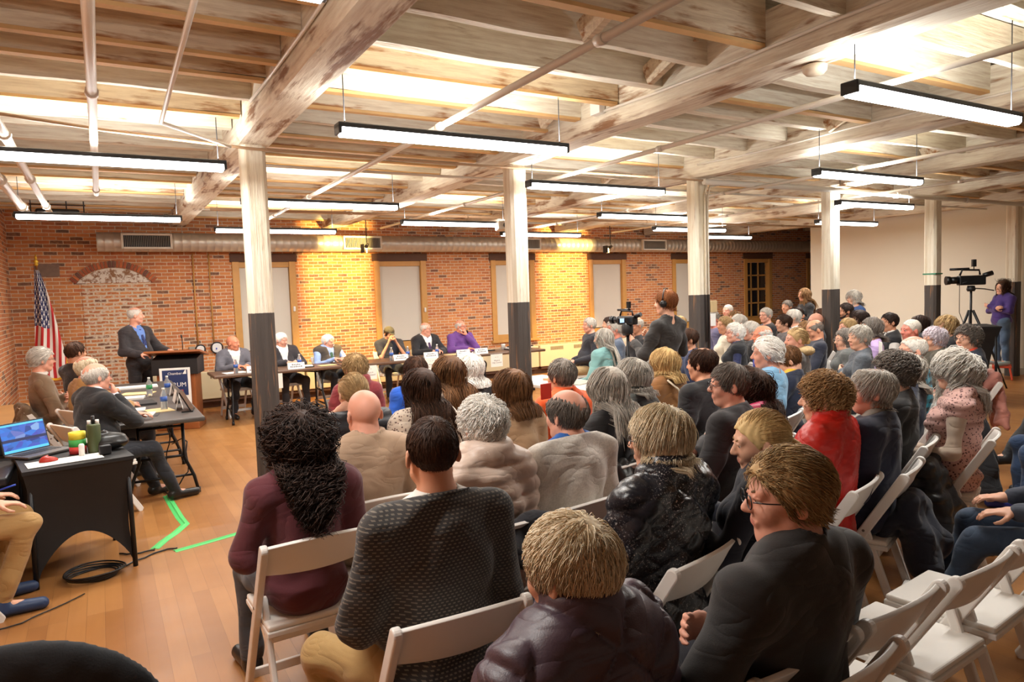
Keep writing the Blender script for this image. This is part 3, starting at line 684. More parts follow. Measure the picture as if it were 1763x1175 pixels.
def strands(style, ns, rng, length, wave=0., rad=.0016, lift=.006, part=None, bald=0., seg=9, crown=(0, -.055, .115), flow=(0, 0, 0), limitz=-.098, tie=None, nr=.066):
    """hair strands in head coordinates, following the skull then falling"""
    u = rng.normal(size=(ns*3, 3)); u /= np.linalg.norm(u, axis=1, keepdims=True)
    p = SKULL_C+u*(SKULL_R+.002)
    zb = np.interp(p[:, 1], *HAIRLINE); ok = p[:, 2] > np.maximum(zb, -.040 if limitz > -.11 else -.2)
    if bald: ok &= (np.hypot(p[:, 0]/.066, (p[:, 1]+.012)/.104) > min(bald, 1.0)) | (p[:, 2] < .035)
    p = p[ok][:ns]; S = len(p); P = [p.copy()]
    L = length*(.75+.5*rng.random(S))
    cr = V(*crown); fl = V(*flow); ph = rng.random(S)*6.28; am = wave*(.5+rng.random(S))
    off = lift*(.3+.9*rng.random(S)); cur = p.copy(); jit = rng.normal(size=(S, 3))*.085; front = (p[:, 1] > .035) & (p[:, 2] > .03); fr = np.zeros((S, 3))
    if part is None: fr[front] = (.8, -.25, .15)
    else: fr[front, 0] = np.sign(p[front, 0]-.01)*1.0; fr[front, 1] = -.8
    L = L*np.where(front & (length < .12), .6, 1); L = L*np.where((p[:, 2] < .0) & (length < .14), .5, 1)
    for i in range(1, seg):
        t = i/(seg-1); n = (cur-SKULL_C)/(SKULL_R**2); n /= np.linalg.norm(n, axis=1, keepdims=True)
        d = cur-cr; d = d-n*(d*n).sum(1, keepdims=True); d /= np.linalg.norm(d, axis=1, keepdims=True)+1e-6
        if part is not None:
            sd = np.sign(cur[:, :1]-part); sd[sd == 0] = 1; d = d*.8+np.concatenate([sd*.7, -.15+0*sd, -.1+0*sd], 1)*(np.clip((cur[:, 2:3]-.05)/.06, 0, 1))
        g = V(0, 0, -1)*(1.0-np.clip((cur[:, 2:3]+.02)/.10, 0, .75)) + fl
        if tie is not None:
            tt = V(*tie)-cur; dist = np.linalg.norm(tt, axis=1, keepdims=True); d = tt/(dist+1e-6); g = V(0, 0, -1)*np.clip(1-dist/.03, 0, 1)*3 + 0*g
        d = d+g*1.1+jit+fr
        nn = (d*n).sum(1, keepdims=True); d = d-n*nn*(cur[:, 2:3] > -.03); d /= np.linalg.norm(d, axis=1, keepdims=True)+1e-6
        cur = cur+d*(L/(seg-1))[:, None]
        k = np.sqrt((((cur-SKULL_C)/(SKULL_R+off[:, None]*(1 if t < .2 else 1.5)))**2).sum(1)); ins = (k < 1) & (cur[:, 2] > -.055)
        cur[ins] = SKULL_C+(cur[ins]-SKULL_C)/k[ins, None]
        far = (k > 1.16+off*6) & (cur[:, 2] > -.02); cur[far] = SKULL_C+(cur[far]-SKULL_C)*((1.16+off[far]*6)/k[far])[:, None]
        # keep clear of neck and shoulders
        rr = np.hypot(cur[:, 0], cur[:, 1]+.02); low = cur[:, 2] < -.05
        mn = nr+off*1.3+np.clip(-.12-cur[:, 2], 0, .1)*.25; m = low & (rr < mn); cur[m, 0] *= (mn/(rr+1e-6))[m]; cur[m, 1] = -.02+(cur[m, 1]+.02)*(mn/(rr+1e-6))[m]
        hang = (cur[:, 2] < -.08) & (cur[:, 1] < .01); yb = np.interp(cur[:, 2], [-.34, -.2, -.12, -.05], [-.19, -.165, -.135, -.095])-off*1.2+.022*ph/6; cur[hang, 1] = np.minimum(cur[hang, 1], yb[hang])
        back = cur[:, 1] > .045; fl2 = low & back; cur[fl2, 1] = .045
        cur[:, 2] = np.maximum(cur[:, 2], limitz+.02*jit[:, 0])
        P.append(cur.copy())
    PT = np.stack(P, 1)
    if wave:
        tt = np.arange(seg)/(seg-1); w = np.stack([np.sin(ph[:, None]+tt*style), np.cos(ph[:, None]*1.3+tt*style), np.sin(ph[:, None]*2.1+tt*style*1.2)*.6], -1)
        PT = PT+w*am[:, None, None]*np.minimum(1, tt*3)[None, :, None]
    rd = rad*(.7+.6*rng.random(S))[:, None]*np.interp(np.arange(seg)/(seg-1), [0, .15, .8, 1], [.8, 1, .8, .15])[None, :]
    return PT, rd

BACK = {}
def hand(F, w, d, n, side, curl=.5, spread=.12, sc=1.0, holdfist=False, k=.006):
    """palm, four unequal bent fingers and a thumb. w wrist, d finger direction, n palm normal (the way the palm faces)"""
    d = V(*d)/np.linalg.norm(d); n = V(*n); n = n-d*(n@d); n /= np.linalg.norm(n); x = np.cross(d, n)*side   # x towards the thumb side
    pc = w+d*.05*sc
    F.ell(pc, (.041*sc, .046*sc, .017*sc), .012, np.stack([x, d, n], 1))
    F.cone(w, w+d*.03, .024*sc, .026*sc, .012)
    for i, (ox, L, r) in enumerate(((.030, .073, .0088), (.010, .082, .0090), (-.010, .076, .0086), (-.029, .060, .0076))):
        b = w+d*.085*sc+x*ox*sc-n*.002; ang = -0.15; cur = b; dd = d+x*(ox*spread*20*.25)
        dd /= np.linalg.norm(dd)
        for j, f in enumerate((.45, .31, .24)):
            ang += curl*(.95, 1.15, .8)[j]
            v = dd*math.cos(ang)+n*math.sin(ang); nx = cur+v*L*f*sc
            F.cone(cur, nx, r*sc*(1, .95, .88)[j], r*sc*(.95, .88, .75)[j], k); cur = nx
    b = w+d*.02*sc+x*.026*sc; m1 = b+(d*.55+x*.75+n*.35)*.040*sc; m2 = m1+(d*.8+x*.2+n*(.35+.5*curl))*.032*sc; m3 = m2+(d*.85-x*.15*curl+n*.5*curl)*.026*sc
    F.cone(b, m1, .014*sc, .0115*sc, .01); F.cone(m1, m2, .0110*sc, .0098*sc, k); F.cone(m2, m3, .0098*sc, .0078*sc, k)

def put_head(F, C, Rm, s=1.0, k=.012, fat=0., open_eye=True):
    def W(x, y, z): return C+Rm @ (V(x, y, z)*s)
    def E(c, r, k=k, rot=None, neg=False): F.ell(W(*c), tuple(q*s for q in r), k, Rm if rot is None else Rm @ rot, neg)
    def K(a, b, ra, rb, k=k, neg=False): F.cone(W(*a), W(*b), ra*s, rb*s, k, neg)
    E(SKULL_C, SKULL_R, .01); E((0, .022, -.03), (.061+fat*.5, .068, .08), .03); E((0, .055, -.088), (.028+fat*.3, .026, .024), .025)
    for q in (-1, 1):
        E((q*.036, .058, -.028), (.026+fat*.3, .024, .026), .02); K((q*.048, .01, -.06), (q*.024, .052, -.092), .022+fat*.3, .018, .02)
    if fat > .004: E((0, .03, -.112), (.045+fat, .045, .022+fat*.5), .025)
    K((-.040, .072, .026), (.040, .072, .026), .015, .015, .014)
    for q in (-1, 1): E((q*.031, .092, .006), (.0175, .014, .011), .008, neg=True)
    K((0, .086, .014), (0, .106, -.022), .0085, .0125, .009); 
    for q in (-1, 1): E((q*.011, .098, -.026), (.0085, .010, .0075), .006)
    K((-.021, .0835, -.057), (.021, .0835, -.057), .0068, .0068, .007); K((-.017, .083, -.0655), (.017, .083, -.0655), .0070, .0070, .006)
    K((-.023, .0935, -.061), (.023, .0935, -.061), .0020, .0020, .003, True)
    for q in (-1, 1):
        E((q*.030, .074, .006), (.0135, .0135, .0125), .002)
        K((q*.017, .0875, .0115), (q*.031, .0895, .0125), .0045, .0048, .003); K((q*.031, .0895, .0125), (q*.045, .078, .0105), .0048, .004, .003); K((q*.018, .086, -.003), (q*.043, .079, -.002), .0036, .0036, .003)
        r = np.array(Matrix.Rotation(q*R(24), 3, 'Z') @ Matrix.Rotation(R(-12), 3, 'X'))
        E((q*.082, -.010, -.006), (.0085, .0185, .031), .006, r); E((q*.0905, -.005, -.002), (.006, .009, .015), .003, r, True)

def face_mat(C, Rm, s):
    def fn(c):
        q = (c-C) @ Rm/s; m = np.zeros(len(c))
        lip = (np.abs(q[:, 0])+np.abs(q[:, 2]+.061)*.9 < .0235) & (q[:, 1] > .083) & (q[:, 2] < -.0525) & (q[:, 2] > -.0715); m[lip] = 1
        for sx in (-1, 1):
            d = np.sqrt((q[:, 0]-sx*.030)**2+(q[:, 1]-.074)**2+(q[:, 2]-.006)**2)
            e = (d < .0150) & (q[:, 2] < .0085) & (q[:, 2] > .0005) & (q[:, 1] > .081); m[e] = 2
            m[e & (np.abs(q[:, 0]-sx*.030) < .0065)] = 3
        return m
    return fn

SKIN = {'fair': (226, 176, 148), 'pink': (224, 166, 142), 'tan': (206, 150, 118), 'pale': (234, 190, 166)}
HAIRC = {'white': ((222, 217, 208), (250, 246, 238)), 'grey': ((146, 138, 128), (208, 200, 188)), 'ltgrey': ((182, 174, 164), (230, 224, 214)), 'dkgrey': ((86, 78, 72), (140, 130, 120)),
         'black': ((28, 19, 16), (64, 46, 38)), 'dkbrown': ((38, 24, 16), (78, 50, 34)), 'brown': ((74, 48, 28), (128, 88, 54)), 'ltbrown': ((110, 78, 50), (168, 128, 86)),
         'blonde': ((168, 128, 78), (226, 194, 136)), 'whiteblonde': ((190, 164, 124), (242, 228, 200)), 'auburn': ((110, 62, 34), (160, 100, 56)), 'dirty': ((120, 92, 58), (196, 164, 116)), 'lilac': ((196, 182, 190), (238, 228, 234)), 'ginger': ((136, 100, 64), (196, 156, 108))}
# default strand counts and mesh size by distance
def lod(D): return (.0075, .0055, 5200) if D < 2.9 else (.010, .0065, 2600) if D < 4.6 else (.013, .008, 1100) if D < 7.5 else (.017, .0095, 400)

def person(px, py, label, az, head=None, D=None, zt=1.30, hair='short', hc='grey', skin='fair', top=('plain', (60, 60, 70)), pants=('plain', (40, 42, 50)),
           build=1.0, belly=0., arms='lap', pose='sit', fem=False, under=None, coat=None, layer='top', collar=None, glasses=None, lean=-4, side=0, hp=0, hroll=0, beard=None,
           cat='person', bald=0., group=None, XY=None, quilt=None, legs='sit', shoe=None, names='shirt', hairlen=None, hat=None, tie=None, extras=None, bodyscale=1.0, no_legs=False, wavy=None, fatf=0., tilt=0):
    """px, py: where the top of the head is in the photograph; D: distance along the view (from head size) or zt: height of the head top"""
    if XY is not None: X, Y = XY; 
    else:
        p = at_d(px, py, D) if D else at_z(px, py, zt); X, Y, zt = p.x, p.y, p.z
    dist = (Vector((X, Y, CAMZ))-Vector((0, 0, CAMZ))).dot(CF)
    hb, hh, nst = lod(dist); rng = np.random.default_rng(int(px*7+py)); ph = rng.random()*6
    # the head top lies over the pelvis shifted by the lean
    root = empty('person', (X, Y, 0), az, label=label, cat=cat, group=group)
    w = build*(.93 if fem else 1.0); tl = math.tan(R(lean))
    if pose == 'sit':
        base = .53; HT = zt; s_ = (HT-.53)/.77          # torso stretch
        def up(z, x=0., y=0.): return V(x, y+(z)*tl*s_, base+z*s_)
        y0 = -(HT-.53)*tl*.9 - .045*math.cos(0)        # pelvis placed so that the head top sits at the origin
        hips = up(0)
    else:
        base = .93*zt/1.75; HT = zt; s_ = (HT-base)/.82
        def up(z, x=0., y=0.): return V(x, y+z*tl*s_, base+z*s_)
        y0 = -(HT-base)*tl*.9-.03
    O = V(0, y0, 0)
    def U(z, x=0., y=0.): return up(z, x, y)+O
    pel = U(.0); wai = U(.17, 0, .0); che = U(.36, 0, -.005); nb = U(.51, 0, -.015)
    if side: 
        for q in (wai, che, nb): q[0] += side*(q[2]-base)
    Hc = V(nb[0], nb[1]+.035, HT-.118)
    if head is None: head = (0, 0)
    Rm = rotm(R(head[0]), R(head[1] if len(head) > 1 else 0), R(hroll))
    sh = [U(.455, q*.168*w, -.012)+V(side*.4, 0, 0) for q in (-1, 1)]      # shoulders: index 0 right? x<0 is the person's left-hand side of the mesh
    g = belly
    # legs
    LG = []
    if pose == 'sit':
        for q in (-1, 1):
            hp_ = pel+V(q*.09*w, .03, -.01)
            kn = hp_+V(q*.06, .40, -.01); an = V(kn[0]+q*.01, kn[1]+.0, .085)
            if legs == 'cross' and q == 1: kn = hp_+V(-.06, .40, .09); an = kn+V(-.16, .22, -.30)
            if legs == 'fwd': an = V(kn[0], kn[1]+.18, .085)
            if legs == 'back': an = V(kn[0], kn[1]-.15, .085)
            if legs == 'wide': kn = hp_+V(q*.20, .34, -.01); an = V(kn[0]-q*.02, kn[1]-.02, .085)
            if legs == 'aside': kn = hp_+V(q*.04+.20*(1 if q > 0 else .5), .35, 0); an = V(kn[0]-.05, kn[1]-.05, .085)
            to = V(an[0]+q*.02, an[1]+.16, .035) if an[2] < .1 else an+V(-.05, .15, -.06)
            LG.append((hp_, kn, an, to))
    else:
        for q in (-1, 1):
            hp_ = pel+V(q*.088*w, 0, -.02); kn = V(hp_[0]+q*.01, hp_[1]+.01, base*.53); an = V(hp_[0]+q*.02, hp_[1]-.01, .085)
            LG.append((hp_, kn, an, V(an[0]+q*.03, an[1]+.15, .035)))
    # arms: per side elbow, wrist, finger dir, palm normal, curl
    AR = []
    for i, q in enumerate((-1, 1)):
        S = sh[i]
        a = arms if isinstance(arms, str) else arms[i]
        if isinstance(a, dict): el, wr, fd, pn, cu = V(*a['e']), V(*a['w']), a['d'], a['n'], a.get('c', .5)
        elif a == 'lap': el = S+V(q*.075, .03, -.27*s_); wr = V(q*.07, pel[1]+.24, .665); fd = (-q*.8, .6, -.1); pn = (0, 0, -1); cu = .5
        elif a == 'thigh': el = S+V(q*.07, .05, -.27*s_); wr = V(q*.13, pel[1]+.28, .655); fd = (0, 1, -.1); pn = (0, 0, -1); cu = .35
        elif a == 'crossed': el = S+V(q*.09, .07, -.25*s_); wr = V(-q*.10, che[1]+.18, che[2]-.06-.02*q); fd = (-q*.9, .1, .2); pn = (0, -1, .1); cu = .5
        elif a == 'table': el = S+V(q*.09, .14, -.22); wr = V(q*.07, S[1]+.36, .795); fd = (-q*.6, .8, 0); pn = (0, 0, -1); cu = .45
        elif a == 'chin': el = S+V(-q*.0, .22, -.20); wr = Hc+V(q*.045, .115, -.16); fd = (-q*.25, -.1, 1); pn = (-q*.5, -.9, 0); cu = 1.2
        elif a == 'clasp': el = S+V(q*.03, .20, -.22); wr = Hc+V(q*.055, .15, -.115); fd = (-q*.5, -.05, .9); pn = (-q*.9, -.3, 0); cu = .9
        elif a == 'down': el = S+V(q*.06, -.02, -.29); wr = el+V(q*.01, .06, -.25); fd = (0, .1, -1); pn = (-q, 0, 0); cu = .35
        elif a == 'podium': el = S+V(q*.08, .06, -.27); wr = V(q*.16, S[1]+.27, 1.10); fd = (0, .9, -.1); pn = (0, -.2, -1); cu = .5
        elif a == 'neck': el = S+V(q*.20, .0, .02); wr = Hc+V(q*.10, -.02, -.08); fd = (-q*.9, -.2, .3); pn = (-q*.3, -.9, 0); cu = .6
        elif a == 'phone': el = S+V(q*.08, .1, -.24*s_); wr = V(q*.09, pel[1]+.33, .80); fd = (-q*.5, .8, .2); pn = (-q*.4, -.3, .8); cu = .6
        AR.append((S, el, wr, fd, pn, cu))
    lo = V(-.6, -.55, 0.); hi = V(.6, .95, HT+.12)
    pts = np.array([q for l in LG for q in l]+[q for a in AR for q in (a[1], a[2], a[2]+V(*a[3])*.15)]+[pel, nb, Hc, sh[0], sh[1]])
    lo = pts.min(0)-.2; hi = pts.max(0)+.2; lo[2] = max(-.01, lo[2]); hi[2] = HT+.1
    hs = 1.0
    fine = [[(Hc[i]-.13, Hc[i]+.13, hh)] for i in range(3)]
    for a in AR:
        c = a[2]+V(*a[3])*.06; hf = .0075 if dist < 9 else .011
        for i in range(3): fine[i].append((c[i]-.10, c[i]+.10, hf))
    F = Fld(lo, hi, hb*1.5, fine)
    def torso(F, t, arm=True, legs_=False, k=.05, slack=1.0, armend=1.0, sleeve=1.0, low=-.06):
        bw = (1.0 if not fem else .94)
        F.ell(pel+V(0, .0, .01), (.168*w+t, .125+t+g*.4, .115+t), k)
        F.ell(wai+V(0, .02+g*.5, 0), ((.150+g*.9)*w+t, .112+t+g, .16+t), k)
        F.ell(che, (.160*w*bw+t, .112+t+g*.25, .19+t), k)
        F.cone(sh[0]+V(.02, 0, 0), sh[1]-V(.02, 0, 0), .062+t, .062+t, .05)
        for i, q in enumerate((-1, 1)): F.cone(sh[i]+V(-q*.01, 0, .012), nb+V(q*.03, -.005, .035), .048+t, .046+t, .04)
        if fem:
            for q in (-1, 1): F.ell(che+V(q*.075, .095, -.02), (.068+t, .055+t, .065+t), .04)
        if arm:
            for (S, el, wr, _, _, _) in AR:
                F.cone(S, el, .056*w+t*1.1, .045*w+t*1.1, .03)
                e2 = lerp(el, wr, armend); F.cone(el, e2, .044*w+t*1.1, lerp(.042, .029, armend)*w+t*1.25, .02)
    # --- body: one continuous surface from head to feet
    torso(F, -.012)
    F.cone(nb+V(0, 0, -.02), Hc+Rm @ V(0, -.022, -.06), .062*w**.5+fatf*.5, .056+fatf*.6, .03)
    for (hp_, kn, an, to) in LG:
        if no_legs: break
        F.cone(hp_+(V(0, .04, 0) if pose == 'sit' else V(0, 0, 0)), kn, .064*w, .046, .02); F.cone(kn, an, .044, .032, .015); F.cone(an+V(0, 0, -.02), to, .036, .030, .02)
    put_head(F, Hc, Rm, hs, fat=fatf)
    for i, q in enumerate((-1, 1)):
        S, el, wr, fd, pn, cu = AR[i]; hand(F, wr, fd, pn, -q, cu, sc=.93 if fem else 1.02)
    sc_ = SKIN[skin] if isinstance(skin, str) else skin
    F.mesh('body', [skin_mat(sc_), M_LIP, M_EYEW, M_IRIS], root, face_mat(Hc, Rm, hs))
    # --- garments
    def garment(name, kind_c, t, armend=.93, sleeve=True, zlow=None, neck=None, vopen=None, amp=.004, qlt=None, ringc=None):
        kd, c = kind_c[0], kind_c[1]; c2 = kind_c[2] if len(kind_c) > 2 else None
        f = [[], [], []]
        G = Fld(lo, hi, hb, f); torso(G, t, sleeve, armend=armend)
        zl = (base-.10 if pose == 'sit' else base-.12) if zlow is None else zlow
        nz = nb[2]+.055 if neck is None else nb[2]+neck
        tt = -.25
        G.disp(lambda X, Y, Z: fold(X, Y, Z, 1.0, amp, ph)+0*X, hi=(9, 9, nz))
        if qlt: G.disp(lambda X, Y, Z: qlt(X, Y, Z, nb, pel))
        if ringc is not None:
            r_, hgt, th = ringc
            c0 = nb+V(0, .01, .035); 
            for i in range(20):
                a = 2*math.pi*i/20; b_ = 2*math.pi*(i+1)/20
                if ringc and len(ringc) > 0:
                    G.cone(c0+V(r_*math.sin(a), r_*math.cos(a)*1.05, hgt*(0 if math.cos(a) < .3 else -.25)), c0+V(r_*math.sin(b_), r_*math.cos(b_)*1.05, hgt*(0 if math.cos(b_) < .3 else -.25)), th, th, .01)
                    G.cone(c0+V(r_*math.sin(a), r_*math.cos(a)*1.05, hgt), c0+V(r_*math.sin(b_), r_*math.cos(b_)*1.05, hgt), th*.8, th*.8, .02)
            nz += hgt+.03
        G.cut(lambda X, Y, Z: (Z-nz+(Y-nb[1])*.35)+0*X)
        G.cut(lambda X, Y, Z: (zl-Z)+0*X+0*Y)
        if ringc is not None: G.cone(nb+V(0, 0, -.02), Hc+Rm @ V(0, -.03, -.05)+V(0, 0, .0), .060*w**.5, .060, .004, True)
        if vopen:
            vz, vw = vopen
            G.cut(lambda X, Y, Z: np.where(Y > che[1]+.02, vw*np.clip((Z-vz)/(nb[2]-vz), -1, 1.4)-np.abs(X-che[0]), -1.)+0*Z)
        return G.mesh(name, cloth_mat(kd, c, c2), root)
    th = {'puffer': .034, 'speckle': .032, 'floral': .028}.get(top[0], .010) if layer == 'top' else .004
    def quiltfn(kind):
        if kind == 'rows': return lambda X, Y, Z, nb, pel: .010-.016*np.sqrt(np.abs(np.sin((Z-nb[2])*math.pi/.075+.3*np.sin(X*6))))+0*Y
        if kind == 'chev': return lambda X, Y, Z, nb, pel: .014-.026*np.minimum(np.sqrt(np.abs(np.sin((Z-nb[2]+np.abs(X)*.9)*math.pi/.20))), np.sqrt(np.abs(np.sin((Z-nb[2]-np.abs(X)*.9)*math.pi/.20))))*1.0+0*Y
        if kind == 'diam': return lambda X, Y, Z, nb, pel: .008-.014*np.minimum(np.sqrt(np.abs(np.sin((Z+X*.8)*math.pi/.11))), np.sqrt(np.abs(np.sin((Z-X*.8)*math.pi/.11))))+0*Y
        if kind == 'fine': return lambda X, Y, Z, nb, pel: -.003*np.sin(Z*160)*np.sin(X*130+Y*90)
    am = .0045 if dist < 5 else .004
    ring = {'stand': (.062, .035, .011), 'big': (.068, .06, .015), 'shirt': (.058, .012, .008), 'hood': (.085, .03, .03), None: None}.get(collar, None)
    if layer == 'suit':      # shirt, then jacket with a V opening, maybe a tie
        sc2 = under or (226, 224, 222)
        garment('shirt', ('plain', sc2), .000, armend=1.0, amp=.002, ringc=(.057, .012, .007))
        garment('jacket', top, .016, armend=.90, vopen=(che[2]-.16, .085), amp=.004, zlow=base-.10 if pose == 'sit' else base-.2)
        if tie:
            m = MB(); y1 = che[1]+.155+g*.5; zt_ = nb[2]-.005
            P0 = Vector((nb[0], nb[1]+.088, zt_)); P1 = Vector((che[0], che[1]+.135+g*.3, che[2]-.02)); P2 = Vector((che[0], che[1]+.145+g*.8, che[2]-.18))
            m.bar(P0, P0+Vector((0, .012, -.035)), .035, .02); m.bar(P0+Vector((0, .012, -.03)), P1, .042, .012); m.bar(P1, P2, .06, .012)
            m.build('tie', cloth_mat('stripe', tie, tuple(int(v*.7) for v in tie)), root, bevel=.004)
    elif layer == 'vest':
        garment('shirt', ('plain', under), .002, armend=.96, amp=.003, ringc=(.057, .012, .007))
        garment('vest', top, .020 if th < .02 else .03, sleeve=False, vopen=(che[2]-.18, .06) if tie or under else None, qlt=quiltfn(quilt) if quilt else None, ringc=ring, amp=am)
        if tie:
            m = MB(); P0 = Vector((nb[0], nb[1]+.092, nb[2]-.01)); P1 = Vector((che[0], che[1]+.145+g, che[2]-.1)); m.bar(P0, P1, .05, .014); m.build('tie', cloth_mat('stripe', tie, tuple(int(v*.6) for v in tie)), root, bevel=.004)
    else:
        ae = .45 if names == 'tee' else .95
        if names == 'tee':
            G = None
        if under: garment('undershirt', ('plain', under), .000, armend=.98, amp=.001, ringc=(.057, .013, .008))
        if names == 'tee':
            sv = AR[:]; AR[:] = [(a[0], lerp(a[0], a[1], .75), lerp(a[0], a[1], .8), a[3], a[4], a[5]) for a in sv]
            garment('t_shirt', top, th, armend=.3, amp=am); AR[:] = sv
        else:
            garment(names, top, th, armend=ae, qlt=quiltfn(quilt) if quilt else None, ringc=ring, amp=am, neck=.05 if ring else .045)
    if not no_legs:
        G = Fld(lo, V(hi[0], hi[1], base+.2), hb*1.1)
        G.ell(pel+V(0, .01, 0), (.166*w, .114+g*.4, .112), .04)
        for (hp_, kn, an, to) in LG: G.cone(hp_+(V(0, .045, 0) if pose == 'sit' else V(0, 0, 0)), kn, .083*w if pose == 'sit' else .092*w, .064, .035); G.cone(kn, an, .062, .050, .02)
        G.disp(lambda X, Y, Z: fold(X, Y, Z, .9, .0045, ph+1))
        G.cut(lambda X, Y, Z: (.075-Z)+0*X+0*Y) if legs != 'cross' else None
        G.mesh('trousers', cloth_mat(pants[0], pants[1], pants[2] if len(pants) > 2 else None), root)
        for (hp_, kn, an, to) in LG:
            d = (to-an); d /= np.linalg.norm(d)
            G = Fld(np.minimum(an, to)-.12, np.maximum(an, to)+.14, max(.009, hb))
            tp = to+V(d[0]*.03, d[1]*.03, 0); G.cone(an+V(0, -.03, -.035), tp, .040, .036, .03); G.cone(an, an+V(0, -.01, -.03), .045, .045, .02)
            if an[2] < .1: G.cut(lambda X, Y, Z: (.002-Z)+0*X+0*Y)
            G.mesh('shoe', mat('shoe%s' % (shoe,), sr(*shoe), .5) if shoe else M_SHOE, root)
    # --- hair
    if hair != 'bald' or beard:
        make_hair(root, Hc, Rm, hair, hc, nst, hh, rng, bald, hairlen, beard, wavy, nb)
    def W(x, y, z): return Hc+Rm @ V(x, y, z)
    if hair != 'bald' or True:
        bc = HAIRC[hc][0]
        for q in ((-1, 1) if dist < 15 else ()): MB().tube([W(q*.014, .0905, .024), W(q*.030, .088, .030), W(q*.046, .074, .026)], [.003, .0038, .0022], 6).build('eyebrow', mat('brow%s' % (bc,), sr(*[int(v*.85) for v in bc]), .8), root)
    if glasses:
        m = MB()
        for q in (-1, 1):
            m.tube([W(q*.032+.023*math.cos(a), .103, .002+.018*math.sin(a)) for a in [i*math.pi/8 for i in range(16)]], .0017, 6, closed=True)
            m.tube([W(q*.056, .100, .008), W(q*.074, .07, .008), W(q*.082, .0, .004), W(q*.078, -.02, -.012)], .0019, 6)
        m.tube([W(-.010, .105, .006), W(.010, .105, .006)], .0017, 6)
        m.build('glasses', mat('glass_frame%s' % (glasses,), sr(*glasses), .3, var=0), root)
    if hat:
        G = Fld(Hc-.17, Hc+.24, hh); 
        G.ell(W(0, -.012, .045), (.088, .106, .092), .01, Rm)
        G.cut(lambda X, Y, Z: -((X-Hc[0])*Rm[0, 2]+(Y-Hc[1])*Rm[1, 2]+(Z-Hc[2])*Rm[2, 2]-.040))
        for q in np.linspace(-.05, .05, 7): G.cone(W(q, .075, .044), W(q*.8, .150-abs(q)*.5, .036), .007, .005, .006)
        G.mesh('cap', cloth_mat('plain', hat), root)
    info = dict(root=root, Hc=Hc, Rm=Rm, nb=nb, pel=pel, AR=AR, LG=LG, che=che, W=W, dist=dist, base=base, loc=(X, Y), az=az, sh=sh)
    if extras: extras(info)
    if pose == 'sit' and layer is not None: SEATS.append((X, Y, az, pel, info, label))
    return info
SEATS = []

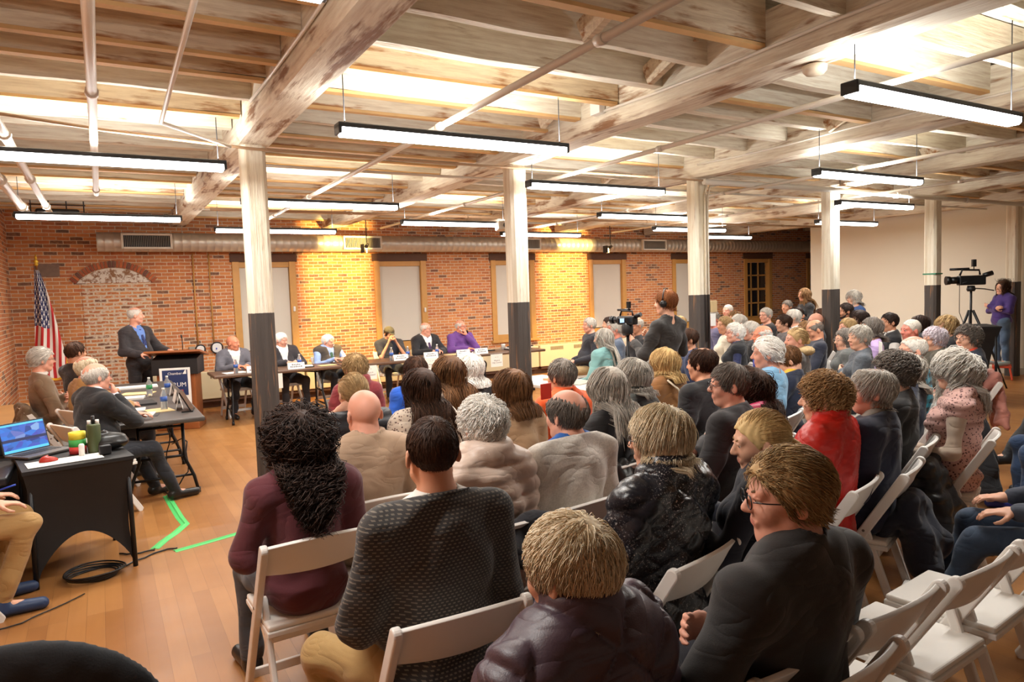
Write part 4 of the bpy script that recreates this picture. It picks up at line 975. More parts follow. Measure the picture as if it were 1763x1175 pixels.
def make_hair(root, Hc, Rm, style, hc, nst, hh, rng, bald, hlen, beard, wavy, nb):
    G = Fld(Hc-.40*np.array([.75, .8, 1.35]), Hc+np.array([.24, .22, .22]), hh*1.25)
    def W(x, y, z): return Hc+Rm @ V(x, y, z)
    def loc(X, Y, Z):
        x, y, z = X-Hc[0], Y-Hc[1], Z-Hc[2]
        return (Rm[0, 0]*x+Rm[1, 0]*y+Rm[2, 0]*z, Rm[0, 1]*x+Rm[1, 1]*y+Rm[2, 1]*z, Rm[0, 2]*x+Rm[1, 2]*y+Rm[2, 2]*z)
    cfg = {  # cap thickness, strand length, wave amp, wave freq, strand radius, lift
        'buzz': (.004, .018, 0, 0, .0012, .003), 'short': (.010, .055, .002, 4, .0015, .008), 'crop': (.013, .075, .003, 5, .0016, .011), 'sideback': (.014, .08, .004, 4, .0016, .012),
        'fluffy': (.009, .07, .006, 7, .0014, .015), 'curlyshort': (.012, .055, .008, 14, .0018, .018), 'bob': (.018, .17, .003, 3, .0017, .016), 'shag': (.018, .15, .007, 6, .0017, .018),
        'long': (.013, .36, .006, 4, .0019, .012), 'longwavy': (.020, .27, .014, 9, .0019, .022), 'curly': (.020, .30, .020, 24, .0022, .038), 'pony': (.009, .17, .001, 2, .0017, .005), 'bun': (.009, .12, .001, 2, .0016, .005),
        'bald': (0, 0, 0, 0, .001, .003)}[style]
    t, L, wa, wf, rd, lift = cfg
    if hlen: L *= hlen
    PTS = []
    if style != 'bald':
        G.ell(W(*SKULL_C), tuple(SKULL_R+t), .01, Rm)
        def cutf(X, Y, Z):
            x, y, z = loc(X, Y, Z)
            return (np.interp(y.ravel(), *HAIRLINE).reshape(y.shape)-z)*.8
        G.cut(cutf)
        if bald:
            G.cut(lambda X, Y, Z: (lambda x, y, z: np.where(z > .035, .05*(min(bald, 1.0)-np.hypot(x/.066, (y+.012)/.104)), -.1))(*loc(X, Y, Z)))
        if style == 'bob':
            for q in (-1, 1): G.cone(W(q*.066, -.005, .0), W(q*.064, .0, -.075), .026, .024, .03)
            G.ell(W(0, -.045, -.035), (.078, .062, .078), .03, Rm)
        if style == 'shag':
            for q in (-1, 1): G.cone(W(q*.066, -.01, .0), W(q*.06, -.01, -.07), .024, .016, .03)
            G.ell(W(0, -.055, -.04), (.074, .052, .075), .03, Rm)
        if style == 'fluffy' or style == 'curlyshort':
            G.ell(W(0, -.040, -.01), (.078+t*.3, .064+t*.4, .070), .03, Rm)
        if style in ('long', 'longwavy'):
            z2 = -.05-L*.62; wd = .05 if style == 'long' else .065
            G.ell(W(0, -.045, -.03), (.070, .052, .085), .02, Rm)
            for q in (-.6, -.2, .2, .6): G.cone(W(q*.08, -.05-.02*(1-abs(q)), -.04), W(q*.10, -.095, -.14), .034, .022, .02); G.cone(W(q*.10, -.095, -.14), W(q*.105, -.15, z2), .022, .008, .02)
            for q in (-1, 1): G.cone(W(q*.070, -.0, .0), W(q*.084, -.0, max(z2, -.16)), .020, .016, .02)
        if style == 'curly':
            G.ell(W(0, -.055, -.06), (.115, .075, .14), .03, Rm); G.ell(W(0, -.075, -.17), (.125, .055, .09), .04, Rm)
            for q in (-1, 1): G.cone(W(q*.085, .0, .01), W(q*.115, -.01, -.16), .03, .04, .03)
        if style == 'pony':
            G.cone(W(0, -.11, .0), W(0, -.135, -.04), .018, .024, .015); G.cone(W(0, -.135, -.04), W(0, -.13, -.04-.2*(hlen or 1)), .026, .012, .02)
        if style == 'bun': G.ell(W(0, -.115, -.01), (.036, .03, .036), .012, Rm)
        # grooves that follow the fall of the hair
        def gr(X, Y, Z):
            x, y, z = loc(X, Y, Z); a = np.arctan2(x, -(y+.05)+.0)*1.0
            return -.0022*np.sin(a*22+3*np.sin(z*30)+2*np.sin(a*3))*(1 if style not in ('buzz',) else .2) + (.006*np.sin(x*95+2*np.sin(z*60))*np.sin(y*88+1)*np.sin(z*90) if style in ('curly', 'curlyshort') else 0)
        G.disp(gr)
        kw = dict(part=None)
        if style in ('sideback',): kw = dict(flow=(0, -.55, .0), crown=(0, .09, .10))
        if style in ('crop',): kw = dict(crown=(.01, -.05, .12), flow=(.15, 0, 0))
        if style in ('pony', 'bun'): kw = dict(tie=(0, -.118, .0), crown=(0, .1, .08))
        if style in ('long', 'bob'): kw = dict(part=.01)
        if style in ('long', 'longwavy', 'curly'): kw['limitz'] = -.10-L*.8
        if style in ('bob', 'shag'): kw['limitz'] = -.05-L*.55
        if style in ('long', 'longwavy', 'bob', 'shag'): kw['nr'] = .084 if style != 'shag' else .078
        if style in ('pony', 'bun'): kw['limitz'] = -.3
        if style in ('buzz', 'short'): kw['nr'] = .0
        n = nst if style not in ('curly',) else int(nst*1.0)
        seg = 18 if style == 'curly' else 10
        if wavy: wa *= wavy
        PT, rds = strands(wf, n, rng, L, wa, rd*(.72 if hh < .006 else 1 if hh < .007 else 1.5), lift, bald=bald, seg=seg, **kw); PTS.append((PT, rds))
        if style == 'pony':
            m = 160; a = rng.random(m)*6.28; r = np.sqrt(rng.random(m)); tt = np.linspace(0, 1, 8)
            z = -.0-.24*(hlen or 1)*tt[None, :]*(.8+.3*rng.random(m))[:, None]; ww = np.interp(tt, [0, .25, .7, 1], [.010, .042, .036, .010])
            PTS.append((np.stack([np.cos(a)[:, None]*r[:, None]*ww+.004*np.sin(tt*9+a[:, None]), -.125-.02*np.sin(tt*2.2)+np.sin(a)[:, None]*r[:, None]*ww*.8, z], -1), np.full((m, 8), .0022)*np.linspace(1, .4, 8)))
    if beard:
        bl, _ = beard if isinstance(beard, tuple) else (beard, 0)
        G.ell(W(0, .045, -.085), (.052, .052, .036*bl), .012, Rm); G.cone(W(-.03, .085, -.045), W(.03, .085, -.045), .011, .011, .008)
        for q in (-1, 1): G.cone(W(q*.064, .0, -.03), W(q*.048, .045, -.075), .012, .02, .01)
        G.cone(W(-.017, .098, -.0605), W(.017, .098, -.0605), .007, .007, .004, True)
    if (G.F < 0).any():
        P0 = G.mesh('tmp', hair_mat(*HAIRC[hc]), None); me = P0.data
        n = len(me.vertices); A = np.empty(n*3, np.float32); me.vertices.foreach_get('co', A); A = A.reshape(-1, 3)
        q = np.empty(len(me.loops), np.int32); me.loops.foreach_get('vertex_index', q); q = q.reshape(-1, 4)
        bpy.data.objects.remove(P0); bpy.data.meshes.remove(me)
    else: A = np.zeros((0, 3)); q = np.zeros((0, 4), int)
    As, Qs = [A], [q]; off = len(A)
    for PT, rds in PTS:
        v, k = tube_arrays(PT, rds); v = Hc+v @ Rm.T; As.append(v); Qs.append(k+off); off += len(v)
    np_mesh('hair', np.concatenate(As), np.concatenate(Qs), hair_mat(*HAIRC[hc]), root)
# ================================================================ CHAIRS, TABLES, THINGS
M_CH = mat('chair_resin', sr(236, 231, 224), .42, var=.02, scale=5); M_PAD = mat('chair_pad', sr(240, 236, 228), .5, var=.03)
def make_chair():
    o = empty('folding_chair')
    for q in (-1, 1):
        x = q*.213
        m = MB(); f, b = Vector((x, .215, .0)), Vector((x, -.268, .792)); d = (b-f).normalized(); u = Vector((1, 0, 0)).cross(d)
        pr = [f-u*.024+d*.012, f+u*.024-d*.016]+[b+u*math.cos(t)*.024+d*math.sin(t)*.024 for t in [i*math.pi/10 for i in range(11)]]
        n = len(pr); m.add([p+Vector((sx*.014, 0, 0)) for sx in (-1, 1) for p in pr], [tuple(reversed(range(n))), tuple(range(n, 2*n))]+[(i, (i+1) % n, n+(i+1) % n, n+i) for i in range(n)])
        m.build('front_leg', M_CH, o, bevel=.006)
        x2 = q*.182; m = MB().bar((x2, -.255, 0), (x2, -.075, .54), .024, .040, up=(0, 1, .3)); m.build('rear_leg', M_CH, o, bevel=.007)
        MB().tube([(q*.224, -.09, .505), (q*.229, -.09, .505)], .007, 8).build('bolt', mat('bolt', sr(120, 116, 110), .4, metal=.6, var=0), o)
    def br(i, j):
        x = -.2+.4*i; z = .672+.13*j; y = -.182-(z-.66)*.60-.032*(1-(2*i-1)**2)-(.0 if j < 0 else 0)
        return (x, y, z+.014*(1-(2*i-1)**2)*(1 if j > .5 else -.6))
    MB().grid(br, 12, 4).build('backrest', M_CH, o, solid=.016, bevel=.003)
    MB().box((0, .01, .442), (.395, .40, .026)).build('seat', M_PAD, o, bevel=.010, seg=3)
    MB().box((0, .01, .418), (.40, .41, .024)).build('seat_frame', M_CH, o, bevel=.005)
    MB().bar((-.175, -.145, .395), (.175, -.145, .395), .022, .055).build('rear_rail', M_CH, o, bevel=.004)
    MB().bar((-.175, -.215, .12), (.175, -.215, .12), .022, .05).build('lower_stretcher', M_CH, o, bevel=.004)
    MB().bar((-.205, .155, .11), (.205, .155, .11), .022, .04).build('front_stretcher', M_CH, o, bevel=.004)
    return o
CH0 = make_chair(); _cu = []
def chair(x, y, az, label, group=None):
    o = CH0 if not _cu else copy_tree(CH0); _cu.append(1)
    o.location = (x, y, 0); o.rotation_euler = (0, 0, az); o['label'] = label; o['category'] = 'chair'
    if group: o['group'] = group
    elif 'group' in o: del o['group']
    return o
def chair_px(px, py, az, label, z=.80):
    """px, py: middle of the top edge of the backrest in the photograph"""
    p = at_z(px, py, z); c, s = math.cos(az), math.sin(az); return chair(p.x-s*.29, p.y+c*.29, az, label)

# folding tables with grey or brown tops
M_TBLACK = mat('table_tube', sr(28, 28, 30), .4, metal=.3, var=0); M_TGREY = mat('table_grey', sr(78, 72, 68), .42, var=.06, scale=30); M_TBROWN = mat('table_brown', sr(96, 72, 56), .4, var=.12, scale=20)
def folding_table(cx, cy, lx, ly, rz, top, label, z=.74):
    o = empty('folding_table', (cx, cy, 0), rz, label=label, cat='table')
    MB().box((0, 0, z-.022), (lx, ly, .044)).build('tabletop', top, o, bevel=.014, seg=3)
    L = max(lx, ly); W_ = min(lx, ly); ax = lx >= ly
    def P(a, b, zz): return (a, b, zz) if ax else (b, a, zz)
    for e in (-1, 1):
        m = MB(); a = e*(L/2-.26)
        for s in (-1, 1):
            m.tube([P(a, s*W_*.26, z-.05), P(a, s*W_*.26, .34), P(a+e*.02, s*W_*.36, .16), P(a+e*.03, s*W_*.40, .02)], .015, 10)
            m.tube([P(a+e*.03, s*W_*.40, .05), P(a+e*.03, s*W_*.40, .0)], .020, 10)
        for zz, w_ in ((.64, .26), (.36, .26), (.17, .355)): m.tube([P(a, -w_*W_, zz), P(a, w_*W_, zz)], .012, 8)
        m.tube([P(a, 0, .64), P(a-e*.35, 0, z-.06)], .010, 8)
        m.build('leg_frame', M_TBLACK, o)
    return o
folding_table(.395, 7.77, .71, 1.83, 0, M_TGREY, 'dark grey folding table at the left, nearest one, with papers and water bottles')
folding_table(.405, 9.63, .71, 1.83, 0, M_TGREY, 'dark grey folding table behind the nearest left one, by the lectern')
folding_table(2.22, 10.98, 1.83, .75, 0, M_TBROWN, 'brown folding table of the panel, the left one')
folding_table(4.10, 10.98, 1.83, .75, 0, M_TBROWN, 'brown folding table of the panel in front of the capped man')
folding_table(5.98, 10.98, 1.83, .75, 0, M_TBROWN, 'brown folding table of the panel in front of the purple shirt')
folding_table(4.42, 6.55, .62, 1.45, R(4), M_WHP, 'white folding table beside the second post')

M_PAPER = mat('paper', sr(238, 236, 230), .7, var=0); M_INK = mat('ink', sr(110, 110, 118), .8, var=0); M_FOLD = mat('folder', sr(40, 38, 40), .5, var=0); M_MAN = mat('manila', sr(222, 196, 140), .7, var=.05)
def text(body, size, m, parent, loc, rot, name='lettering', ext=.0006, align='CENTER'):
    c = bpy.data.curves.new(name, 'FONT'); c.body = body; c.size = size; c.align_x = align; c.align_y = 'CENTER'; c.extrude = ext; c.resolution_u = 2
    o = bpy.data.objects.new(name, c); COL.objects.link(o); dg = bpy.context.evaluated_depsgraph_get()
    me = bpy.data.meshes.new_from_object(o.evaluated_get(dg)); bpy.data.objects.remove(o); me.materials.clear(); me.materials.append(m)
    o = bpy.data.objects.new(name, me); COL.objects.link(o); o.parent = parent; o.location = loc; o.rotation_euler = rot; return o
def name_card(x, y, label, rz=0, w=.25, h=.095, z=.742):
    o = empty('name_card', (x, y, z), rz, label=label, cat='name card')
    m = MB().add([(-w/2, -.03, 0), (w/2, -.03, 0), (w/2, 0, h), (-w/2, 0, h), (-w/2, .03, 0), (w/2, .03, 0)], [(0, 1, 2, 3), (3, 2, 5, 4)])
    m.build('card', M_PAPER, o, solid=.0015)
    rx = math.atan2(h, .03)
    for k, (zz, lw) in enumerate(((.68, .26), (.36, .36))):
        y_ = -.03+.03*zz-.0025; q = MB()
        n = 5 if k == 0 else 7
        for i in range(n): q.add([(w*lw*(-1+2*(i+.1)/n), y_-.0012, h*zz-.008), (w*lw*(-1+2*(i+.8)/n), y_-.0012, h*zz-.008), (w*lw*(-1+2*(i+.8)/n), y_+.003, h*zz+(.008 if i % 3 else .013)), (w*lw*(-1+2*(i+.1)/n), y_+.003, h*zz+(.008 if i % 3 else .013))], [(0, 1, 2, 3)])
        q.build('printed_line', M_INK, o)
for px, lab in ((438, 'white folded name card left of the nearest post'), (508, 'white folded name card right of the nearest post'), (689, 'white folded name card in front of the capped panelist'),
                (741, 'white folded name card in front of the panelist in black suit'), (797, 'white folded name card just left of the purple-shirted panelist'), (828, 'white folded name card at the right end of the panel table')):
    p = at_y(px, 600, 10.68); name_card(p.x, 10.68, lab)
for px, py, t_, lab in ((473, 657, 'City\nCouncil', 'white paper sign hanging from the left panel table behind the nearest post'), (637, 642, 'Ward 4\nCity Council', 'white paper sign hanging from the panel table beside the blond head'), (744, 628, 'Ward 5\nCity Council', 'white paper sign on the panel table half hidden behind long brown hair'), (856, 621, 'Ward 6\nCity Council', 'white paper sign hanging at the right end of the panel tables')):
    p = at_y(px, py, 10.57); o = empty('hanging_sign', (p.x, 10.585, p.z), label=lab, cat='sign'); MB().box((0, 0, 0), (.235, .002, .22)).build('sheet', M_PAPER, o)
    text(t_, .036, M_INK, o, (0, -.0022, -.02), (R(90), 0, 0))
    text('~ ~', .05, M_INK, o, (0, -.0022, .06), (R(90), 0, 0), 'mark')
t = NT('clear_plastic'); t.col((.86, .93, .97)); t.set(rough=.06, trans=.85, ior=1.2); M_PET = t.mat
M_BLUE = mat('label_blue', sr(50, 90, 170), .4, var=0); M_GRNL = mat('label_green', sr(60, 150, 90), .4, var=0)
def bottle(x, y, lab, z=.742, lbl=None):
    o = empty('water_bottle', (x, y, z), label=lab, cat='bottle')
    MB().lathe([(.028, 0), (.032, .008), (.031, .05), (.033, .06), (.031, .075), (.032, .13), (.030, .15), (.013, .19), (.012, .2)], (0, 0, 0), 16).build('bottle_body', M_PET, o)
    MB().lathe([(.0325, 0), (.0325, .045)], (0, 0, .085), 16).build('bottle_label', lbl or M_BLUE, o); MB().lathe([(.014, 0), (.014, .018)], (0, 0, .198), 12).build('bottle_cap', M_WHP, o)
for px, py, lab in ((418, 637, 'water bottle in front of the panelist in grey blazer'), (541, 630, 'water bottle by the second panelist right of the nearest post'), (688, 612, 'water bottle in front of the capped panelist'), (737, 613, 'water bottle in front of the panelist in black suit'), (773, 606, 'water bottle between the last two panelists')):
    p = at_z(px, py+12, .742); bottle(p.x, min(max(p.y, 10.72), 11.2), lab)
for px, py, lab, c in ((258, 683, 'water bottle with a green label on the left table', M_GRNL), (283, 706, 'water bottle nearest the end of the left table', M_BLUE), (289, 680, 'water bottle standing by the white sheets near the lectern', M_BLUE)):
    p = at_z(px, py, .742); bottle(min(max(p.x, .1), .7), p.y, lab, lbl=c)
p = at_d(1300, 444+0, 9.0)
def sheet(name, x, y, w, l, m, lab, rz=0, z=.741, h=.004, cat='paper', **kw):
    return MB().box((0, 0, h/2), (w, l, h)).build(name, m, None, (x, y, z), rz, label=lab, cat=cat, **kw)
sheet('paper_stack', .22, 7.35, .22, .30, M_PAPER, 'white papers on a clipboard nearest the table end', R(80), h=.012)
sheet('clipboard', .23, 7.35, .26, .36, M_FOLD, 'black clipboard under white papers on the left table', R(80), z=.7405, h=.003, cat='clipboard')
sheet('paper_stack', .16, 7.75, .22, .30, M_PAPER, 'white papers with green print before the balding man in black', R(85), h=.010)
sheet('paper_stack', .42, 7.55, .22, .28, M_MAN, 'manila sheets beside the nearest water bottle', R(10), h=.006)
sheet('notebook', .30, 8.2, .24, .32, M_FOLD, 'black notebook in the middle of the left table', R(5), h=.02, cat='notebook')
sheet('paper_stack', .2, 8.75, .22, .30, M_PAPER, 'white papers farther along the left table', R(80), h=.02)
sheet('folder', .3, 9.2, .24, .34, M_MAN, 'manila folder on the farther left table', R(70), h=.008, cat='folder')
sheet('paper_stack', .3, 9.9, .5, .22, M_PAPER, 'long white sheets at the far end of the left table', 0, h=.02)
for (x, y, rz, l) in ((.60, 7.55, R(70), 'white name card seen edge-on near the end of the left table'), (.62, 8.1, R(75), 'white name card standing in the middle of the left table'), (.63, 8.8, R(75), 'white name card farther along the left table')): name_card(x, y, l, rz+R(15), .26, .13)
o = empty('tablet_stand', (.66, 7.35, .742), R(80), label='dark tilted tablet at the near right corner of the left table', cat='tablet')
MB().bar((-.12, 0, .0), (.12, 0, .0), .10, .02).build('base', M_BLKP, o); MB().add([(-.13, -.03, .01), (.13, -.03, .01), (.13, .06, .19), (-.13, .06, .19)], [(0, 1, 2, 3)]).build('screen_panel', M_BLKP, o, solid=.012)
sheet('paper_stack', 1.62, 10.85, .3, .24, M_PAPER, 'papers before the panelist in grey blazer', R(8), h=.006)
sheet('binder', 2.62, 10.92, .34, .27, M_FOLD, 'open black binder on the left panel table', R(-12), h=.012, cat='binder')
sheet('paper_stack', 2.62, 10.92, .30, .24, M_PAPER, 'white pages in the open binder', R(-12), z=.754, h=.004)
sheet('paper_stack', 2.98, 10.85, .26, .18, M_MAN, 'cream pad before the panelist in blue shirt', R(5), h=.006)
sheet('paper_stack', 4.35, 10.86, .3, .2, M_PAPER, 'white pad to the right of the capped panelist', R(0), h=.008)
sheet('folder', 5.2, 10.9, .3, .2, M_MAN, 'tan folder between the two right panelists', R(10), h=.01, cat='folder')
for i in range(3): sheet('paper_stack', 6.5+.03*i, 10.95, .42, .26, M_PAPER if i % 2 else M_FOLD, ('lowest dark folder', 'middle white paper stack', 'top dark folder')[i]+' of the pile at the right end of the panel', R(6*i), z=.742+.022*i, h=.02)
MB().lathe([(.035, 0), (.04, .09), (.042, .1)], (3.35, 11.0, .742), 16).build('paper_cup', M_WHP, label='white paper cup left of the capped panelist', cat='cup')
MB().lathe([(.035, 0), (.04, .09), (.042, .1)], (6.32, 11.15, .742), 16).build('paper_cup', M_WHP, label='white paper cup right of the purple-shirted panelist', cat='cup')
o = empty('desk_microphone', (5.95, 10.95, .742), label='small dark microphone lying by the purple shirt', cat='microphone'); MB().tube([(-.1, 0, .02), (.08, 0, .02)], .013, 10).build('mic_body', M_BLKP, o)

# lectern with its poster, turned towards the audience
o = empty('lectern', (.90, 11.05, 0), R(-18), label='black and wood lectern with a forum poster on its front', cat='lectern')
M_LW = mat('lectern_wood', sr(150, 86, 44), .4, var=.2, scale=5)
MB().box((0, 0, .05), (.56, .46, .10)).build('base', M_LW, o, bevel=.01)
MB().box((0, .02, .46), (.50, .40, .74)).build('wood_body', M_LW, o, bevel=.008)
MB().prism([(-.22, .78), (.22, .78), (.22, 1.07), (-.22, 1.00)], -.30, .30, M=Matrix.Rotation(R(90), 4, 'X') @ Matrix.Rotation(R(90), 4, 'Y')).build('black_upper_box', M_BLK, o, bevel=.006)
MB().bar((-.35, .30, 1.03), (-.35, -.31, 1.115), .001, .001).bar((0, .31, 1.02), (0, -.32, 1.12), .72, .028).build('slanted_top', M_LW, o, bevel=.006)
MB().tube([(.12, -.22, 1.10), (.12, -.20, 1.22), (.10, -.14, 1.30)], .006, 8).tube([(.10, -.14, 1.30), (.09, -.11, 1.33)], .011, 8).build('gooseneck_microphone', M_BLKP, o)
ps = MB().box((0, -.225, .60), (.40, .008, .56)).build('poster', M_PAPER, o)
MB().box((0, -.2305, .67), (.33, .003, .36)).build('poster_navy', mat('poster_navy', sr(38, 52, 96), .5, var=0), ps)
for tx, sz, z in (('FORUM', .085, .64), ('Chamber', .05, .80)): text(tx, sz, M_PAPER, ps, (.0, -.233, z), (R(90), 0, 0))
MB().box((.0, -.2325, .555), (.2, .002, .03)).build('red_band', mat('poster_red', sr(190, 44, 52), .5, var=0), ps); MB().box((.0, -.2325, .515), (.16, .002, .02)).build('red_band', mat('poster_red', sr(190, 44, 52), .5, var=0), ps)
MB().prism([(.10, .79), (.15, .79), (.15, .85), (.13, .84), (.12, .82)], .2325, .2345, M=Matrix.Rotation(R(90), 4, 'X')).build('emblem', M_PAPER, ps)

# flag on a pole
fp = at_y(61, 440, 12.35); fx = fp.x
o = empty('flag', (fx, 12.35, 0), label='striped red and white flag with starred blue canton on a gold-topped pole', cat='flag')
MB().lathe([(.16, 0), (.16, .02), (.05, .05), (.02, .08)], (0, 0, 0), 20).build('flag_base', mat('brass', sr(196, 150, 60), .3, metal=.8, var=0), o)
MB().tube([(0, 0, .05), (0, 0, 2.42)], .014, 10).build('flag_pole', mat('pole_wood', sr(140, 92, 52), .4), o)
MB().lathe([(.014, 0), (.03, .02), (.018, .04), (.04, .06), (.014, .09), (.02, .12), (.004, .17)], (0, 0, 2.40), 14).build('finial', mat('gold', sr(236, 196, 70), .3, metal=.6, var=0), o)
t = NT('flag_cloth'); uv = t.xyz(t.tc.outputs['UV']); U_, V_ = uv[0], uv[1]
st = t.math('GREATER_THAN', t.math('MODULO', t.math('MULTIPLY', V_, 13.0), 2.0), 1.0); c = t.mix(st, sr(196, 40, 44), sr(236, 230, 222))
can = t.math('MULTIPLY', t.math('LESS_THAN', U_, .40), t.math('LESS_THAN', V_, .54))
gu = t.math('MULTIPLY', U_, 6/.4*1.0); gv = t.math('MULTIPLY', V_, 9/.54); row = t.math('FLOOR', gv)
fu = t.math('SUBTRACT', t.math('FRACT', t.math('ADD', gu, t.math('MULTIPLY', t.math('MODULO', row, 2.0), .5))), .5); fv = t.math('SUBTRACT', t.math('FRACT', gv), .5)
an = t.math('ARCTAN2', fv, fu); rr = t.math('SQRT', t.math('ADD', t.math('MULTIPLY', fu, fu), t.math('MULTIPLY', fv, fv)))
star = t.math('LESS_THAN', rr, t.math('ADD', .30, t.math('MULTIPLY', t.math('COSINE', t.math('MULTIPLY', an, 5.0)), .11)))
c = t.mix(can, c, t.mix(star, sr(36, 42, 92), sr(240, 238, 234)))
ed = t.math('MAXIMUM', t.math('GREATER_THAN', U_, .745), t.math('GREATER_THAN', V_, .955)); c = t.mix(ed, c, sr(240, 190, 50)); t.col(c); t.set(rough=.7)
NU, NV = 70, 40; P_ = []; UVS = []
for i in range(NU+1):
    for j in range(NV+1):
        q, t_ = i/NU, j/NV; wd = .05+.40*q**.8; a0, b0 = .22*q, min(1, .46+.62*q)
        x = -.03-.09*q+t_*wd; y = -.03+.045*math.sin(t_*11+q*2)*min(1, q*2+.2)-.03*math.sin(t_*4); z = 2.34-q*1.55-.10*t_*q+.03*math.sin(t_*9)*q
        P_.append((x, y, z)); UVS.append((q*.76, a0+(b0-a0)*t_ if q < .97 else a0+(b0-a0)*t_))
Q_ = [(i*(NV+1)+j, (i+1)*(NV+1)+j, (i+1)*(NV+1)+j+1, i*(NV+1)+j+1) for i in range(NU) for j in range(NV)]
fo = np_mesh('flag_cloth', np.array(P_), np.array(Q_), t.mat, o); ul = fo.data.uv_layers.new(name='UV'); q = np.array(UVS)[np.array(Q_).ravel()]; ul.data.foreach_set('uv', q.ravel().astype(np.float32))

# stretch-covered tables (black): flat top, waisted sides, arched openings between the feet
M_STR = mat('black_spandex', sr(22, 21, 22), .62, var=.1, bump=.1, bscale=200)
def stretch_table(x, y, rz, lx, ly, h, label, waist=.82, sheer=False):
    o = empty('covered_table', (x, y, 0), rz, label=label, cat='table')
    m = MB(); m.box((0, 0, h-.012), (lx, ly, .024)); NN = 14
    crn = [(-lx/2, -ly/2), (lx/2, -ly/2), (lx/2, ly/2), (-lx/2, ly/2)]
    for k in range(4):
        a, b = Vector(crn[k]), Vector(crn[(k+1) % 4])
        def sf(i, j, a=a, b=b):
            tt = i; arch = .46*h*math.sin(math.pi*tt)**.55*(1 if min(lx, ly) > 0 else 0); zb = arch*(.85); z = h-.02-(h-.02-zb)*j
            w = 1-(1-waist)*math.sin(min(1, (h-z)/h*1.25)*math.pi/2)*.5-.08*math.sin((h-z)/h*math.pi)
            p = a.lerp(b, tt); ins = 1-.06*math.sin(math.pi*tt)*math.sin((h-z)/h*math.pi)
            return (p.x*w*ins, p.y*w*ins, z)
        m.grid(sf, 24, NN)
    m.build('cover', M_STR, o)
    for s, q in ((-1, -1), (1, -1), (1, 1), (-1, 1)): MB().tube([(s*(lx/2)*.88, q*(ly/2)*.88, h-.03), (s*(lx/2)*.90, q*(ly/2)*.90, .0)], .016, 8).build('leg', M_TBLACK, o)
    return o
stretch_table(-.24, 5.62, R(9), .62, .78, .76, 'black stretch-covered table with the laptop at the left edge')
MB().box((-.80, 5.62, .70), (.46, .70, .05)).build('side_shelf', M_BLK, label='low black board beside the laptop table', cat='shelf', bevel=.01)
p = at_d(1640, 561, 9.9); stretch_table(p.x, p.y, R(-50), 1.0, .7, p.z, 'tall black stretch-covered table in front of the tripod camera', .6)
p = at_d(1300, 444, 10)
# laptop, tape rolls, bottle, mouse, bag, box on the covered table
ZT = .764
o = empty('laptop', (-.44, 5.78, ZT), R(40), label='open laptop showing a blue video call screen', cat='laptop')
MB().box((0, -.02, .009), (.33, .23, .016)).build('laptop_base', mat('laptop_grey', sr(96, 92, 90), .4, metal=.3, var=0), o, bevel=.004)
q = MB()
for r in range(5):
    for k in range(12): q.box((-.13+.0236*k, .045-.02*r, .0185), (.019, .015, .003))
q.build('keyboard', mat('keys', sr(60, 58, 58), .5, var=0), o)
lid = MB().box((0, 0, .108), (.33, .007, .215)).build('laptop_lid', M_BLKP, o, loc=(0, .10, .012), bevel=.003); lid.rotation_euler = (R(-14), 0, 0)
t = NT('laptop_screen'); g = t.xyz(t.tc.outputs['Generated']); b_ = t.n('ShaderNodeTexVoronoi'); b_.inputs['Scale'].default_value = 6; t.l(t.tc.outputs['Generated'], b_.inputs[0])
c = t.ramp(b_.outputs['Color'], [(.2, sr(10, 30, 110)), (.5, sr(30, 110, 200)), (.75, sr(60, 40, 150)), (1, sr(150, 200, 235))])
bar = t.math('MAXIMUM', t.math('LESS_THAN', g[2], .09), t.math('GREATER_THAN', g[2], .93)); c = t.mix(bar, c, sr(80, 190, 250))
gap = t.math('LESS_THAN', t.math('ABSOLUTE', t.math('SUBTRACT', g[2], .42)), .05); c = t.mix(gap, c, sr(8, 20, 70))
t.l(c, t.b.inputs['Emission Color']); t.b.inputs['Emission Strength'].default_value = 1.1; t.col((.01, .01, .02))
sc_ = MB().box((0, -.0045, .108), (.31, .002, .195)).build('screen', t.mat, lid, label='bright blue screen with video tiles')
for px, dx, c, l in ((121, 0, (226, 206, 50), 'yellow tape roll on top of the stack'), (121, .004, (70, 178, 84), 'green tape roll in the middle of the stack'), (121, .0, (214, 66, 62), 'red tape roll at the bottom of the stack')):
    k = {226: 2, 70: 1, 214: 0}[c[0]]; m = MB(); z0 = ZT+.049*k
    m.lathe([(.034, 0), (.052, 0), (.052, .048), (.034, .048), (.034, 0)], (-.20, 5.62, z0), 24); m.build('tape_roll', mat('tape%d' % c[0], sr(*c), .5, var=.04), label=l, cat='tape')
o = empty('flask', (-.10, 5.58, ZT), label='tall olive green flask with black and white spouts', cat='flask')
MB().lathe([(.040, 0), (.042, .01), (.042, .185), (.038, .195)], (0, 0, 0), 24).build('flask_body', mat('olive', sr(74, 84, 48), .45, var=.03), o)
MB().tube([(0, 0, .19), (0, 0, .25)], .011, 10).build('stopper', M_BLKP, o)
for s in (-1, 1): MB().tube([(s*.024, 0, .19), (s*.024, 0, .222)], .012, 10).build('white_tip', M_WHP, o)
MB().lathe([(.018, 0), (.018, .07), (.012, .08)], (-.175, 5.50, ZT), 14).build('pill_bottle', M_WHP, label='small white bottle before the tape rolls', cat='bottle')
m = MB()
def mf(i, j):
    a = i*2*math.pi; r = math.cos(j*math.pi/2); return (.055*r*math.cos(a), .034*r*math.sin(a), .034*math.sin(j*math.pi/2)*(1-.2*math.cos(a)))
m.grid(mf, 20, 8, closed_u=True); m.build('mouse', mat('mouse_red', sr(170, 46, 34), .35, var=.1), None, (-.36, 5.43, ZT+.004), R(15), label='red computer mouse on white paper', cat='mouse')
